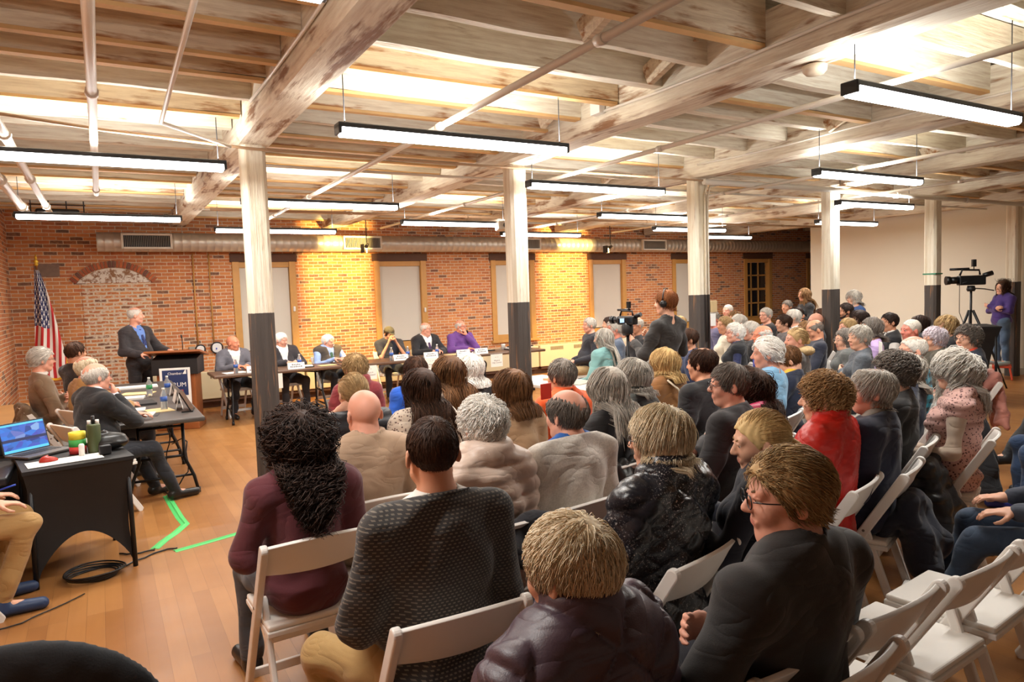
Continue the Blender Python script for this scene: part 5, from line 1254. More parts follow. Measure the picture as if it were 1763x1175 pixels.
sheet('paper_stack', -.27, 5.40, .42, .20, M_PAPER, 'white paper under the red mouse', R(10), z=ZT-.001, h=.002)
G = Fld(V(-.2, -.16, 0), V(.2, .16, .2), .008); G.ell((0, 0, .045), (.13, .085, .05), .02); G.ell((.02, .01, .08), (.09, .06, .03), .03); G.cone((-.1, .0, .06), (-.02, .02, .12), .012, .012, .02); G.cone((-.02, .02, .12), (.09, 0, .07), .012, .012, .02); G.cut(lambda X, Y, Z: -Z+0*X+0*Y)
b = G.mesh('pouch', mat('black_leather', sr(20, 20, 20), .35, bump=.2), None, label='black soft pouch at the corner of the laptop table', cat='bag'); b.location = (-.02, 5.62, ZT+.001)
MB().box((0, 0, .03), (.07, .05, .06)).build('small_box', M_BLK, None, (-.04, 5.45, ZT), R(10), label='tiny black box before the olive flask', cat='box', bevel=.005)
o = empty('black_case', (-.62, 6.25, .72), R(9), label='black storage case behind the laptop', cat='case'); MB().box((0, 0, .07), (.40, .24, .14)).build('case_body', M_BLK, o, bevel=.012); MB().box((0, 0, .145), (.41, .25, .012)).build('case_lid', mat('case_lid', sr(90, 86, 82), .5), o, bevel=.004)
MB().box((-.62, 6.25, .35), (.5, .3, .70)).build('plinth', M_BLK, label='black plinth under the storage case', cat='plinth', bevel=.01)
# coil of cable, floor cables, green tape
m = MB()
for k in range(5):
    m.tube([(-.16+(.14+.009*k)*math.cos(a)+.004*k, 5.26+(.12+.008*k)*math.sin(a), .010+.009*k+.006*math.sin(a*2+k)) for a in [i*2*math.pi/28 for i in range(28)]], .006, 6, closed=True)
m.build('cable_coil', M_BLKP, label='coil of black cable on the floor under the laptop table', cat='cable')
def cable(pts, lab, r=.006):
    out = []
    for i in range(len(pts)-1):
        a, b = Vector(pts[i]), Vector(pts[i+1])
        for k in range(6):
            q = a.lerp(b, k/6); out.append(q+Vector((.006*math.sin(k*1.3+i), .008*math.cos(k*1.1+i*2), 0)))
    out.append(Vector(pts[-1])); return MB().tube(out, r, 6).build('floor_cable', M_BLKP, label=lab, cat='cable')
cable([(-.02, 5.30, .008), (.12, 5.42, .008), (.28, 5.52, .008), (.36, 5.5, .010)], 'black cable with green ties from the coil to the tape strip')
cable([(.0, 5.62, .008), (.10, 5.56, .008), (.22, 5.55, .010)], 'short black cable meeting the tape junction')
cable([(.42, 7.1, .010), (.41, 7.35, .01), (.45, 7.6, .2), (.5, 7.55, .5), (.45, 7.5, .68)], 'black cable rising from the floor tape to the left table')
cable([(-.2, 4.95, .008), (-.5, 4.7, .008), (-.9, 4.62, .008)], 'thin black cable running to the left edge of the floor', .004)
cable([(.55, 8.1, .30), (.62, 7.7, .42), (.62, 7.3, .45), (.6, 7.1, .2), (.45, 7.12, .012)], 'cable bundle hanging under the nearest left table')
M_GT = mat('gaffer_green', sr(84, 200, 108), .5, var=.06)
def tape(pts, w, lab):
    m = MB(); vs = []
    for i, p in enumerate(pts):
        a, b = Vector(pts[max(i-1, 0)]), Vector(pts[min(i+1, len(pts)-1)]); d = (b-a).normalized(); n = Vector((-d.y, d.x))*w/2
        for o_, z in ((-1, .001), (-.25, .003), (0, .011), (.25, .003), (1, .001)): vs.append((p[0]+n.x*o_, p[1]+n.y*o_, z))
    m.add(vs, [(i*5+k, i*5+k+1, i*5+k+6, i*5+k+5) for i in range(len(pts)-1) for k in range(4)]); return m.build('floor_tape', M_GT, label=lab, cat='tape', solid=.001)
tape([(.41, 7.12), (.43, 6.7), (.45, 6.3), (.47, 6.09), (.38, 5.9), (.29, 5.75), (.22, 5.60)], .065, 'bent green tape strip from the left table towards the laptop table')
tape([(.34, 5.46), (.55, 5.52), (.8, 5.6), (1.15, 5.72)], .065, 'straight green tape strip running towards the nearest post')

# black upholstered chair back in the near left corner
o = empty('office_chair', (-.23, 2.02, 0), R(-12), label='black upholstered chair back in the bottom left corner', cat='chair')
G = Fld(V(-.4, -.2, .35), V(.4, .35, 1.02), .012)
G.ell((0, 0, .68), (.335, .06, .275), .02); G.ell((0, .05, .50), (.26, .10, .12), .05); G.disp(lambda X, Y, Z: .0012*np.sin(X*60)*np.sin(Z*60)+0*Y)
G.mesh('backrest', mat('office_fabric', sr(26, 27, 30), .85, bump=.2, bscale=180), o)
MB().lathe([(.23, 0), (.26, .03), (.25, .08), (.2, .1)], (0, .26, .40), 24).build('seat', mat('office_fabric', sr(26, 27, 30), .85), o)
MB().tube([(0, .26, .08), (0, .26, .42)], .03, 12).build('gas_lift', M_TBLACK, o)
for k in range(5): MB().tube([(0, .26, .09), (.28*math.cos(k*1.257), .26+.28*math.sin(k*1.257), .03)], .018, 8).build('foot', M_TBLACK, o)

# tripod camera beside the pale wall
p = at_d(1672, 480, 11.0)
o = empty('tripod', (p.x, p.y, 0), R(50), label='black camera tripod behind the tall covered table', cat='tripod'); H_ = p.z-.12
for k in range(3): a = k*2.094+.5; MB().tube([(0.03*math.cos(a), .03*math.sin(a), H_-.38), (.32*math.cos(a), .32*math.sin(a), .55), (.52*math.cos(a), .52*math.sin(a), .0)], [.022, .018, .012], 8).build('leg', M_BLK, o)
MB().tube([(0, 0, H_-.8), (0, 0, H_-.02)], .018, 8).build('centre_column', M_BLK, o); MB().lathe([(.05, 0), (.065, .03), (.05, .09)], (0, 0, H_-.08), 14).build('fluid_head', M_BLK, o)
MB().tube([(0, 0, H_-.03), (.12, -.25, H_-.05), (.20, -.42, H_-.08)], .009, 8).build('pan_handle', M_BLK, o)
def video_camera(x, y, z, rz, lab, s=1.0, screen=False):
    o = empty('video_camera', (x, y, z), rz, label=lab, cat='camera')
    MB().box((0, 0, .075*s), (.11*s, .30*s, .12*s)).build('camera_body', M_BLKP, o, bevel=.015)
    MB().tube([(0, .14*s, .08*s), (0, .24*s, .08*s)], .045*s, 18).tube([(0, .24*s, .08*s), (0, .29*s, .08*s)], [.052*s, .056*s], 18).build('lens', M_BLKP, o)
    MB().tube([(0, -.10*s, .14*s), (0, -.09*s, .20*s), (0, .10*s, .21*s), (0, .13*s, .14*s)], .013*s, 8).build('carry_handle', M_BLKP, o)
    MB().tube([(.0, -.14*s, .13*s), (.0, -.24*s, .16*s)], .03*s, 12).build('viewfinder', M_BLKP, o)
    MB().tube([(.06*s, -.0, .22*s), (.06*s, .22*s, .22*s)], .016*s, 10).build('shotgun_microphone', M_BLKP, o)
    MB().box((0, -.03*s, .29*s), (.05*s, .04*s, .09*s)).tube([(0, -.03*s, .21*s), (0, -.03*s, .26*s)], .008, 6).build('receiver', M_BLKP, o)
    if screen:
        q = MB().box((-.16*s, -.02, .08*s), (.14*s, .02, .085*s)).build('flip_screen', M_BLKP, o, bevel=.01)
        MB().box((-.16*s, -.0315, .08*s), (.085*s, .002, .055*s)).build('lit_display', emit('cam_display', sr(170, 205, 235), .9), q)
    return o
video_camera(p.x, p.y, H_+.0, R(48), 'black video camera on the tripod beside the pale wall', 1.25)
c1 = at_d(1652, 500, 11.0); MB().tube([Vector((p.x-.1, p.y-.1, H_+.1)), c1+Vector((0, 0, .1)), c1+Vector((0, 0, -.35)), Vector((p.x-.15, p.y, .95)), Vector((p.x-.05, p.y, 1.0))], .005, 6).build('dangling_cable', M_BLKP, label='thin cable dangling from the tripod camera', cat='cable')
# orange stool
s_ = at_z(1722, 651, 0); SX, SY = s_.x-.06, s_.y-.05
M_OR = mat('stool_orange', sr(206, 70, 34), .45, var=.03); o = empty('step_stool', (SX, SY, 0), R(25), label='low orange plastic stool under the standing woman', cat='stool')
MB().box((0, 0, .215), (.40, .28, .03)).build('step_top', M_OR, o, bevel=.01)
for s, q in ((-1, -1), (1, -1), (1, 1), (-1, 1)): MB().bar((s*.17, q*.11, .205), (s*.215, q*.145, 0), .05, .03, up=(0, 1, 0)).build('leg', M_OR, o, bevel=.006)
for q in (-1, 1): MB().bar((-.19, q*.13, .09), (.19, q*.13, .09), .02, .03).bar((-.18, q*.12, .17), (.18, q*.12, .17), .015, .05).build('side_rail', M_OR, o, bevel=.004)
# things on the white table
sheet('newspaper', 4.50, 6.3, .34, .28, mat('newsprint', sr(176, 172, 160), .8, var=.15, scale=60), 'grey newspaper on the white table', R(20), h=.012, cat='newspaper')
sheet('flyer', 4.45, 6.75, .16, .11, mat('flyer', sr(224, 150, 110), .7, var=.3, scale=30), 'small orange and white flyer on the white table', R(10), h=.02, cat='flyer')
MB().lathe([(.035, 0), (.003, .09)], (4.62, 6.55, .742), 4).build('paper_cone', mat('yellow_paper', sr(236, 196, 60), .6), label='small yellow paper cone on the white table', cat='paper cone')

def drape(x, y, az, label, c, L=.5, w=.22, lump=.06, side=0, kind='plain', quilt=False, z=.80):
    """a coat hung over the back of a chair whose seat centre is x, y"""
    G = Fld(V(-.38, -.62, max(.02, z-L-.2)), V(.38, .05, z+.08), .014)
    for k in range(5):
        q = -1+2*k/4; xx = q*w+side
        G.cone((xx, -.27, z+.01), (xx*1.05, -.33-.02*math.cos(k*2), z-L*(.8+.2*math.sin(k*1.7+1))), .035, lump*(.8+.3*math.sin(k*2.3)), .05)
        G.cone((xx, -.25, z+.01), (xx*.9, -.12, z-.22), .028, .03, .04)
    G.disp(lambda X, Y, Z: fold(X, Y, Z, 1.2, .006, x))
    if quilt: G.disp(lambda X, Y, Z: .006-.012*np.sqrt(np.abs(np.sin(Z*math.pi/.06)))+0*X+0*Y)
    o = G.mesh('coat', cloth_mat(kind, c), None, label=label, cat='coat'); o.location = (x, y, 0); o.rotation_euler = (0, 0, az); return o
# ================================================================ THE PEOPLE
GZ = (0.6, 11.3)
def cast(px, py, desc, short, az=None, gaze=None, jit=0, Y=None, D=None, zt=1.30, XY=None, head=None, pitch=0, **kw):
    if XY is None:
        if Y is not None: p = at_y(px, py, Y)
        elif D is not None: p = at_d(px, py, D)
        else: p = at_z(px, py, zt)
        XY = (p.x, p.y); zt = p.z
    g = math.degrees(math.atan2(XY[0]-GZ[0], GZ[1]-XY[1])) if gaze is None else gaze
    if az is None: az = g*(.85 if XY[0] > 2.4 else .45)
    if head is None: head = max(-70, min(70, g-az+jit))
    r = person(px, py, 'seated person '+desc if kw.get('pose', 'sit') == 'sit' else 'standing person '+desc, R(az), head=(head, pitch), XY=XY, zt=zt, **kw)
    r['short'] = short; NAMES[id(r)] = short; return r
NAMES = {}
NAVY = (34, 40, 62); BLACKC = (26, 25, 27); CHAR = (52, 50, 52)
# front rows, seen from behind
cast(512, 712, 'with long dark curly hair and maroon top beside the nearest post', 'curly-haired maroon-topped person', D=2.95, az=2, fem=True, hair='curly', hc='black', top=('plain', (88, 34, 42)), build=1.08, belly=.02, pants=('plain', (60, 60, 64)))
cast(737, 718, 'in dark dash-patterned sweater over white collar, back to the camera', 'person in dash-patterned sweater', D=2.25, az=-2, head=-3, hair='buzz', hc='dkbrown', skin='tan', top=('knit', (50, 47, 46), (112, 104, 92)), under=(224, 220, 212), build=1.12, belly=.035, pants=('plain', (170, 138, 86)), legs='wide', arms='thigh', lean=-2, names='sweater')
cast(970, 893, 'with short white-blond hair in a plum diamond-quilted puffer', 'person in plum puffer', D=1.55, az=12, head=10, fem=True, hair='crop', hc='whiteblonde', top=('puffer', (74, 56, 66)), quilt='chev', collar='big', build=1.12, belly=.02, names='puffer_jacket')
cast(1345, 780, 'in dark shirt and glasses with arms folded, largest head at lower right', 'arms-folded person in dark shirt', D=1.85, az=6, head=50, pitch=-2, hair='sideback', hc='dirty', skin='pink', top=('plain', (46, 43, 42)), glasses=(18, 18, 20), arms='crossed', build=1.25, belly=.05, collar='shirt', names='shirt', fatf=.006)
cast(1128, 705, 'with white hair in a speckled glossy black puffer vest', 'person in speckled puffer', D=2.6, az=14, head=22, fem=True, hair='bob', hairlen=.6, hc='whiteblonde', top=('speckle', (24, 26, 34), (206, 200, 196)), quilt='diam', collar='big', build=1.12, belly=.03, names='puffer_jacket', arms='crossed', glasses=(40, 40, 44))
cast(1300, 712, 'with blond ponytail and dark navy jacket beside the speckled puffer', 'blond-ponytailed person in navy', D=2.8, az=26, head=30, fem=True, hair='pony', hc='blonde', top=('plain', (28, 32, 46)), build=.98, collar='stand', arms='phone', pitch=-8)
cast(623, 672, 'bald, in a beige blazer, seen from behind', 'bald person in beige blazer', D=3.45, az=3, head=0, hair='bald', hc='grey', skin='pink', top=('plain', (176, 148, 122)), under=(214, 196, 176), build=1.15, belly=.02, fatf=.008, collar='shirt', names='blazer')
cast(826, 688, 'with fluffy white hair in a cream hooded puffer', 'fluffy-haired person in cream puffer', D=3.0, az=4, fem=True, hair='fluffy', hc='white', top=('puffer', (206, 184, 168)), quilt='rows', collar='hood', build=.92, names='puffer_jacket')
cast(970, 672, 'with bald crown in a pale grey sweatshirt with blue collar', 'bald-crowned person in grey sweatshirt', D=3.3, az=8, head=8, hair='short', hc='dkgrey', bald=1.0, skin='pink', top=('marl', (222, 215, 205), (196, 188, 178)), under=(44, 100, 180), build=1.18, belly=.045, names='sweatshirt')
cast(604, 645, 'with blond tied-back hair raising a hand to the glasses, black puffer', 'person in black puffer with raised hand', D=4.2, az=8, fem=True, hair='bun', hc='dirty', top=('puffer', (36, 36, 42)), quilt='rows', build=1.0, arms=('neck', 'lap'), names='puffer_jacket')
cast(609, 612, 'with short blond hair in a dark red hooded jacket', 'person in dark red hooded jacket', zt=1.28, az=4, fem=True, hair='fluffy', hc='dirty', top=('plain', (130, 42, 46)), collar='hood', build=1.0, names='jacket')
cast(722, 637, 'with long straight dark brown hair and cream flowered jacket', 'long-dark-haired person in cream', D=4.25, az=5, fem=True, hair='long', hc='dkbrown', hairlen=1.15, top=('floral', (214, 202, 186), (120, 104, 96)), build=.95, names='jacket')
cast(770, 615, 'with long light brown hair and pale jacket, in front of the white-haired one', 'long light-brown-haired person', D=4.85, az=8, fem=True, hair='long', hc='brown', hairlen=1.2, top=('plain', (186, 172, 158)), build=.98, names='jacket')
cast(712, 616, 'with short dark hair in a bright blue jacket', 'person in bright blue jacket', D=5.6, az=6, hair='short', hc='dkbrown', top=('plain', (26, 86, 190)), build=1.0, names='jacket')
cast(804, 612, 'with straight white chin-length hair and black top', 'white-bobbed person in black', D=5.6, az=6, fem=True, hair='shag', hc='white', top=('plain', (42, 40, 42)), build=.95)
cast(877, 640, 'with brown bobbed hair in a tan hooded jacket', 'brown-bobbed person in tan', D=4.1, az=8, fem=True, hair='bob', hc='brown', top=('plain', (196, 162, 126)), build=.98, names='jacket')
cast(963, 620, 'with short dark grey hair in a bright orange jacket', 'person in orange jacket', zt=1.29, az=12, hair='short', hc='dkgrey', skin='tan', top=('plain', (232, 92, 34)), collar='stand', build=1.12, belly=.02, names='jacket', arms='phone')
cast(1043, 635, 'with long grey hair tied back and a black coat', 'grey-ponytailed person in black', D=3.95, az=10, head=6, fem=True, hair='long', hairlen=.85, hc='grey', top=('plain', (30, 28, 30)), build=.95, names='coat')
cast(1085, 622, 'with layered grey-brown hair in a dark green-grey fleece', 'grey-haired person in dark fleece', D=4.55, az=16, head=14, fem=True, hair='bob', hairlen=.7, hc='grey', top=('plain', (58, 60, 56)), build=1.08, collar='big', names='fleece')
cast(1140, 603, 'with blond chin-length hair in a brown jacket with pale strap', 'blond-bobbed person in brown', D=5.5, az=14, head=8, fem=True, hair='bob', hairlen=.85, hc='blonde', top=('plain', (134, 88, 42)), build=.98, collar='stand', names='jacket',
     extras=lambda I: MB().tube([I['nb']+V(-.10, -.06, .03), I['nb']+V(-.06, -.13, -.04), I['che']+V(.0, -.155, .0), I['che']+V(.10, -.15, -.20)], .008, 6).build('bag_strap', mat('strap', sr(220, 206, 180), .6), I['root']))
cast(1205, 600, 'with dark hair thinning at the crown and black jacket', 'dark-haired person in black jacket', D=5.0, az=14, head=6, hair='short', hc='dkbrown', bald=.55, skin='tan', top=('plain', (30, 28, 30)), build=1.2, belly=.03, names='jacket')
cast(1250, 628, 'with short dark hair and glasses in a black long-sleeved shirt, arms crossed', 'bespectacled person in black shirt', D=3.9, az=24, head=32, hair='short', hc='dkgrey', skin='pink', top=('plain', (36, 32, 34)), build=1.1, glasses=(40, 40, 46), arms='crossed')
cast(1288, 638, 'with auburn curls in a pink puffer', 'person in pink puffer', D=4.35, az=22, fem=True, hair='longwavy', hc='dkbrown', top=('puffer', (188, 44, 88)), quilt='rows', build=.95, names='puffer_jacket')
cast(1413, 647, 'with curly auburn hair in a red quilted jacket', 'person in red quilted jacket', D=3.4, az=18, head=12, fem=True, hair='curlyshort', hc='ginger', top=('puffer', (196, 34, 22)), quilt='fine', collar='big', build=1.05, belly=.01, names='quilted_jacket')
cast(1495, 637, 'with grey side hair in a navy sweater with grey collar', 'person in navy sweater', D=3.65, az=20, head=22, pitch=4, hair='crop', hc='grey', bald=.5, skin='pink', top=('plain', (30, 34, 56)), under=(150, 142, 132), build=1.15, belly=.04, names='sweater')
cast(1535, 610, 'with dark grey curls in a black coat next to the navy sweater', 'dark-curled person in black coat', D=4.2, az=20, head=16, fem=True, hair='curlyshort', hc='dkgrey', top=('plain', (32, 30, 30)), build=1.05, names='coat')
cast(1553, 612, 'with smooth grey hair and dark navy jacket behind the dark curls', 'grey-haired person in dark navy', D=4.75, az=22, head=20, fem=True, hair='shag', hc='grey', top=('plain', (26, 32, 50)), build=1.15, names='jacket')
cast(1643, 608, 'with wavy shoulder-length grey hair in a pink flowered vest', 'person in flowered vest', D=4.3, az=22, head=30, pitch=10, fem=True, hair='longwavy', hc='ltgrey', hairlen=.8, layer='vest', top=('floral', (212, 168, 158), (110, 70, 70)), under=(206, 186, 166), collar='big', build=.95, quilt='rows')
cast(1568, 580, 'with cropped grey hair and glasses in turquoise and black checks', 'person in turquoise checks', D=5.5, az=30, head=22, hair='buzz', hc='ltgrey', bald=.7, skin='pink', top=('check', (40, 150, 176), (14, 40, 50)), build=1.1, belly=.02, glasses=(30, 30, 34), collar='shirt')
cast(1664, 563, 'with short grey-brown hair and glasses in navy vest over orange', 'person in navy vest over orange', D=6.5, az=42, head=30, pitch=4, fem=True, hair='curlyshort', hc='dkgrey', layer='vest', top=('plain', (28, 36, 54)), under=(206, 68, 36), glasses=(60, 50, 50), build=1.05)
cast(1317, 583, 'with swept-back white hair in a light blue shirt', 'person in light blue shirt', D=5.2, az=22, head=20, pitch=-2, hair='sideback', hc='white', skin='pink', top=('plain', (122, 168, 200)), build=1.05, collar='shirt', beard=None)
cast(1354, 598, 'with short auburn hair bowed down, navy jacket with yellow collar', 'bowed person in navy with yellow collar', D=5.8, az=24, head=18, pitch=-28, fem=True, hair='short', hc='brown', top=('plain', (30, 38, 60)), under=(224, 176, 50), build=1.0, names='jacket', arms='phone')
cast(1368, 566, 'with blond-grey hair gathered low, grey jacket with fur collar', 'person with fur-collared grey jacket', zt=1.31, az=32, head=26, fem=True, hair='bun', hc='dirty', skin='pink', top=('plain', (96, 90, 86)), build=1.05, names='jacket',
     extras=lambda I: (lambda G: (G.ell(I['nb']+V(0, -.05, .04), (.13, .09, .05), .02), G.disp(lambda X, Y, Z: .006*np.sin(X*120)*np.sin(Y*110)*np.sin(Z*130)), G.mesh('fur_collar', mat('fur', sr(176, 150, 108), .9, var=.3, scale=60, bump=.4), I['root'])))(Fld(I['nb']-.2, I['nb']+.2, .01)))
cast(1477, 562, 'with short grey hair and arms crossed in a grey sweater', 'short-haired person in grey sweater', D=6.9, az=34, head=30, fem=True, hair='crop', hc='grey', top=('marl', (94, 100, 108), (70, 76, 84)), build=1.05, arms='crossed', names='sweater')
cast(1452, 568, 'with dark grey bob and grey cardigan left of the grey sweater', 'dark-bobbed person in grey cardigan', D=7.7, az=36, head=26, fem=True, hair='bob', hairlen=.5, hc='dkgrey', top=('plain', (92, 94, 92)), build=.95, glasses=(150, 140, 130))
cast(1498, 549, 'with grey-brown bob in a lavender sweater', 'person in lavender sweater', D=7.8, az=38, head=18, fem=True, hair='bob', hc='dkgrey', top=('plain', (176, 150, 196)), build=.98)
cast(1457, 549, 'with sandy grey hair holding a yellow jacket', 'sandy-haired person with yellow jacket', D=8.9, az=40, head=20, hair='short', hc='dirty', skin='pink', top=('plain', (60, 60, 92)), build=1.0)
cast(1529, 540, 'with black tied hair in black vest over white sleeves', 'person in black vest over white', D=8.9, az=44, head=14, fem=True, hair='short', hc='black', skin='tan', layer='vest', top=('plain', (30, 30, 34)), under=(222, 218, 212), build=1.05)
cast(1478, 536, 'with dark hair and glasses, only head showing beside the blue jacket', 'dark-haired person with glasses', D=9.6, az=46, head=14, fem=True, hair='shag', hc='black', top=('plain', (60, 50, 52)), glasses=(40, 30, 30), pitch=-8)
cast(1566, 551, 'with reddish face, short grey hair and yellow lanyard', 'person with yellow lanyard', D=7.6, az=44, head=20, hair='buzz', hc='grey', skin=(208, 128, 110), top=('plain', (206, 190, 160)), build=1.1, belly=.02,
     extras=lambda I: MB().tube([I['nb']+V(.06, -.085, .06), I['nb']+V(.11, -.04, .03), I['nb']+V(.12, .08, -.02), I['che']+V(.05, .15, -.05)], .010, 6).build('lanyard', mat('yellow_band', sr(230, 170, 40), .6), I['root']))
cast(1581, 545, 'with black hair behind the one with yellow lanyard', 'black-haired person at the back', D=9.5, az=46, head=4, fem=True, hair='bob', hc='black', top=('plain', (40, 40, 44)), build=.95)
cast(1606, 566, 'with short lilac-white curls in a dark olive top', 'lilac-curled person in olive', D=7.1, az=38, head=20, fem=True, hair='fluffy', hc='lilac', top=('plain', (66, 60, 46)), build=1.0, glasses=(80, 70, 60))
cast(1627, 545, 'with tousled blond hair in a black coat near the tall table', 'blond person in black coat', D=8.0, az=46, head=20, fem=True, hair='shag', hc='dirty', top=('plain', (28, 27, 30)), build=1.0)
cast(1401, 552, 'bald and looking down in a navy jacket, holding a pen', 'bald person in navy jacket', D=8.3, az=44, head=16, pitch=-22, hair='buzz', hc='dkgrey', skin='tan', bald=.9, top=('plain', (30, 34, 50)), build=1.1, arms='phone')
cast(1385, 554, 'with light brown hair partly hidden by the bald one in navy', 'light-brown-haired person', D=9.0, az=46, head=14, fem=True, hair='short', hc='ltbrown', top=('plain', (90, 70, 64)), build=.95)
cast(1402, 540, 'with pink bald head and glasses beside the fourth post', 'pink bald person with glasses', D=9.8, az=48, head=12, hair='bald', hc='dkgrey', skin='pink', top=('plain', (46, 44, 50)), glasses=(60, 50, 50))
cast(1412, 532, 'with dark brown hair just left of the fourth post', 'dark-haired person by the post', D=11, az=50, head=6, hair='short', hc='dkbrown', top=('plain', (40, 38, 44)))
cast(1454, 523, 'with short black hair and beard right of the fourth post', 'bearded dark-haired person', D=10.2, az=46, head=12, hair='short', hc='black', skin='tan', beard=.7, top=('plain', (36, 36, 44)), build=1.0)
# cluster beyond the third post
cast(1263, 558, 'with white bob and glasses in black vest over navy', 'white-bobbed person in black vest', zt=1.30, az=44, head=14, pitch=6, fem=True, hair='fluffy', hc='white', skin='pink', layer='vest', top=('plain', (28, 30, 34)), under=(32, 40, 78), glasses=(120, 60, 60), build=.95)
cast(1290, 555, 'with grey hair and dark top between white bob and blue jacket', 'grey-haired person in dark top', D=8.9, az=46, head=10, hair='crop', hc='ltgrey', skin='pink', top=('plain', (42, 42, 44)))
cast(1310, 561, 'bald on top in a royal blue jacket', 'bald person in royal blue', zt=1.31, az=42, head=14, hair='buzz', hc='ltgrey', bald=1.0, skin=(216, 136, 104), top=('plain', (28, 64, 170)), build=1.1, names='jacket')
cast(1270, 543, 'with silver hair at the back of the cluster beyond the third post', 'silver-haired person', D=10, az=48, head=10, hair='crop', hc='ltgrey', skin='pink', top=('plain', (70, 66, 62)))
cast(1246, 546, 'with light brown hair and cream coat next to the third post', 'person in cream coat', D=9.6, az=50, head=24, fem=True, hair='short', hc='dirty', skin='tan', top=('plain', (222, 212, 192)), build=.98, names='coat')
cast(1226, 537, 'with grey hair and purple-grey shirt just right of the third post', 'person in purple-grey shirt', D=10.8, az=56, head=26, hair='short', hc='dkgrey', skin=(208, 132, 112), top=('plain', (92, 88, 116)), build=1.0)
cast(1252, 525, 'with pale thin hair, pink face, farthest back before the brick', 'pink-faced person farthest back', D=13, az=60, head=32, hair='buzz', hc='ltgrey', skin='pink', top=('plain', (58, 54, 58)))
cast(1264, 538, 'with fair curly hair showing only behind the silver hair', 'fair-haired person', D=11.8, az=54, head=6, fem=True, hair='curlyshort', hc='ltbrown', top=('plain', (80, 70, 64)), build=.9)
cast(1317, 531, 'with grey hair, glasses and black jacket under the dark window', 'person in black jacket under the window', D=11.3, az=62, head=22, hair='short', hc='grey', skin='pink', top=('plain', (32, 31, 34)), glasses=(70, 60, 60), build=1.15, belly=.02, arms='crossed')
cast(1347, 543, 'young, with short dark brown hair in a grey shirt', 'young person in grey shirt', D=9.8, az=50, head=12, hair='crop', hc='dkbrown', top=('plain', (96, 88, 88)), build=.92)
cast(1364, 534, 'with silver hair in a white shirt behind the young one', 'silver-haired person in white shirt', D=10.6, az=50, head=-6, hair='crop', hc='ltgrey', top=('plain', (208, 212, 214)), build=1.0)
cast(1354, 518, 'in dark clothes with dim face beside the standing long-haired one', 'person in dark clothes by the wall', D=13.0, az=70, head=20, zt=1.4, hair='short', hc='dkgrey', skin='tan', top=('plain', (30, 28, 30)))
cast(1370, 530, 'with dark cap-like hair in front of the standing long-haired one', 'dark-haired person before the wall corner', D=11.8, az=56, head=8, hair='short', hc='black', skin='tan', top=('plain', (32, 32, 38)))
# beside the camera operator
cast(1013, 548, 'with grey hair, dark jacket and khaki trousers by the brick wall', 'person in khaki trousers', D=11.0, az=72, head=-4, hair='short', hc='grey', skin='pink', top=('plain', (34, 36, 46)), pants=('plain', (178, 152, 108)), build=1.15, belly=.03, names='jacket')
cast(1037, 567, 'with very long straight grey hair, teal sleeves and jeans', 'long-grey-haired person in teal', zt=1.30, az=14, head=36, fem=True, hair='long', hairlen=1.5, hc='grey', top=('plain', (118, 162, 160)), pants=('denim', (52, 74, 104), (90, 114, 144)), build=1.0, arms='thigh')
cast(1056, 552, 'with white-grey hair in a slate blue shirt behind the long grey hair', 'person in slate blue shirt', D=9.3, az=55, head=10, hair='crop', hc='ltgrey', skin=(214, 140, 118), top=('plain', (96, 108, 128)), build=1.15, belly=.02)
cast(1046, 547, 'with dark hair mostly hidden behind the slate blue shirt', 'mostly hidden dark-haired person', D=12.0, az=60, head=0, hair='short', hc='black', top=('plain', (50, 50, 56)), build=.95)
cast(1076, 556, 'with brown shoulder-length hair and cream top near the camera', 'brown-haired person in cream top', D=10.8, az=72, head=6, fem=True, hair='shag', hc='brown', top=('plain', (206, 186, 158)), build=.92)
cast(1094, 547, 'with glasses and black jacket holding something orange, below the video camera', 'person with orange item', D=9.9, az=78, head=4, hair='buzz', hc='ltgrey', bald=.8, skin='tan', top=('plain', (32, 30, 34)), glasses=(120, 40, 40), arms='phone',
     extras=lambda I: MB().box(tuple(I['AR'][1][2]+V(-.02, .07, .03)), (.05, .05, .10)).build('orange_item', mat('orange', sr(226, 100, 36), .5), I['root']))
cast(1182, 567, 'with short black hair and navy shirt right of the camera operator', 'black-haired person in navy shirt', zt=1.30, D=7.6, az=50, head=12, hair='short', hc='dkbrown', skin='tan', top=('plain', (36, 48, 82)), build=1.05)
cast(1167, 545, 'with sandy hair half hidden behind the camera operator', 'sandy-haired hidden person', D=10.3, az=56, head=6, hair='short', hc='dirty', skin='pink', top=('plain', (70, 70, 74)))
# standing
C6 = cast(1146, 502, 'with headphones and dark suit filming, auburn hair', 'camera operator', D=7.0, pose='stand', az=10, head=22, hair='crop', hc='auburn', top=('plain', (44, 40, 38)), build=1.05, names='suit_jacket', collar='shirt', pants=('plain', (38, 35, 34)),
     arms=({'e': (-.31, .05, 1.10), 'w': (-.14, .30, 1.22), 'd': (.3, .8, .4), 'n': (.8, .1, .3), 'c': .8}, {'e': (.28, .02, 1.10), 'w': (.14, .26, 1.26), 'd': (-.3, .8, .3), 'n': (-.8, .1, .3), 'c': .8}),
     extras=lambda I: (MB().tube([I['W'](.092*math.sin(a), -.0, .03+.108*math.cos(a)) for a in [math.radians(-95+19*k) for k in range(11)]], .008, 8).build('headphone_band', M_BLKP, I['root']),
                       [MB().lathe([(.034, 0), (.036, .02), (.026, .03)], (0, 0, 0), 16, M=Matrix.Translation(Vector(I['W'](q*.083, -.005, -.005))) @ Matrix(I['Rm'].tolist()).to_4x4() @ Matrix.Rotation(q*R(90), 4, 'Y')).build('ear_cup', M_BLKP, I['root']) for q in (-1, 1)]))
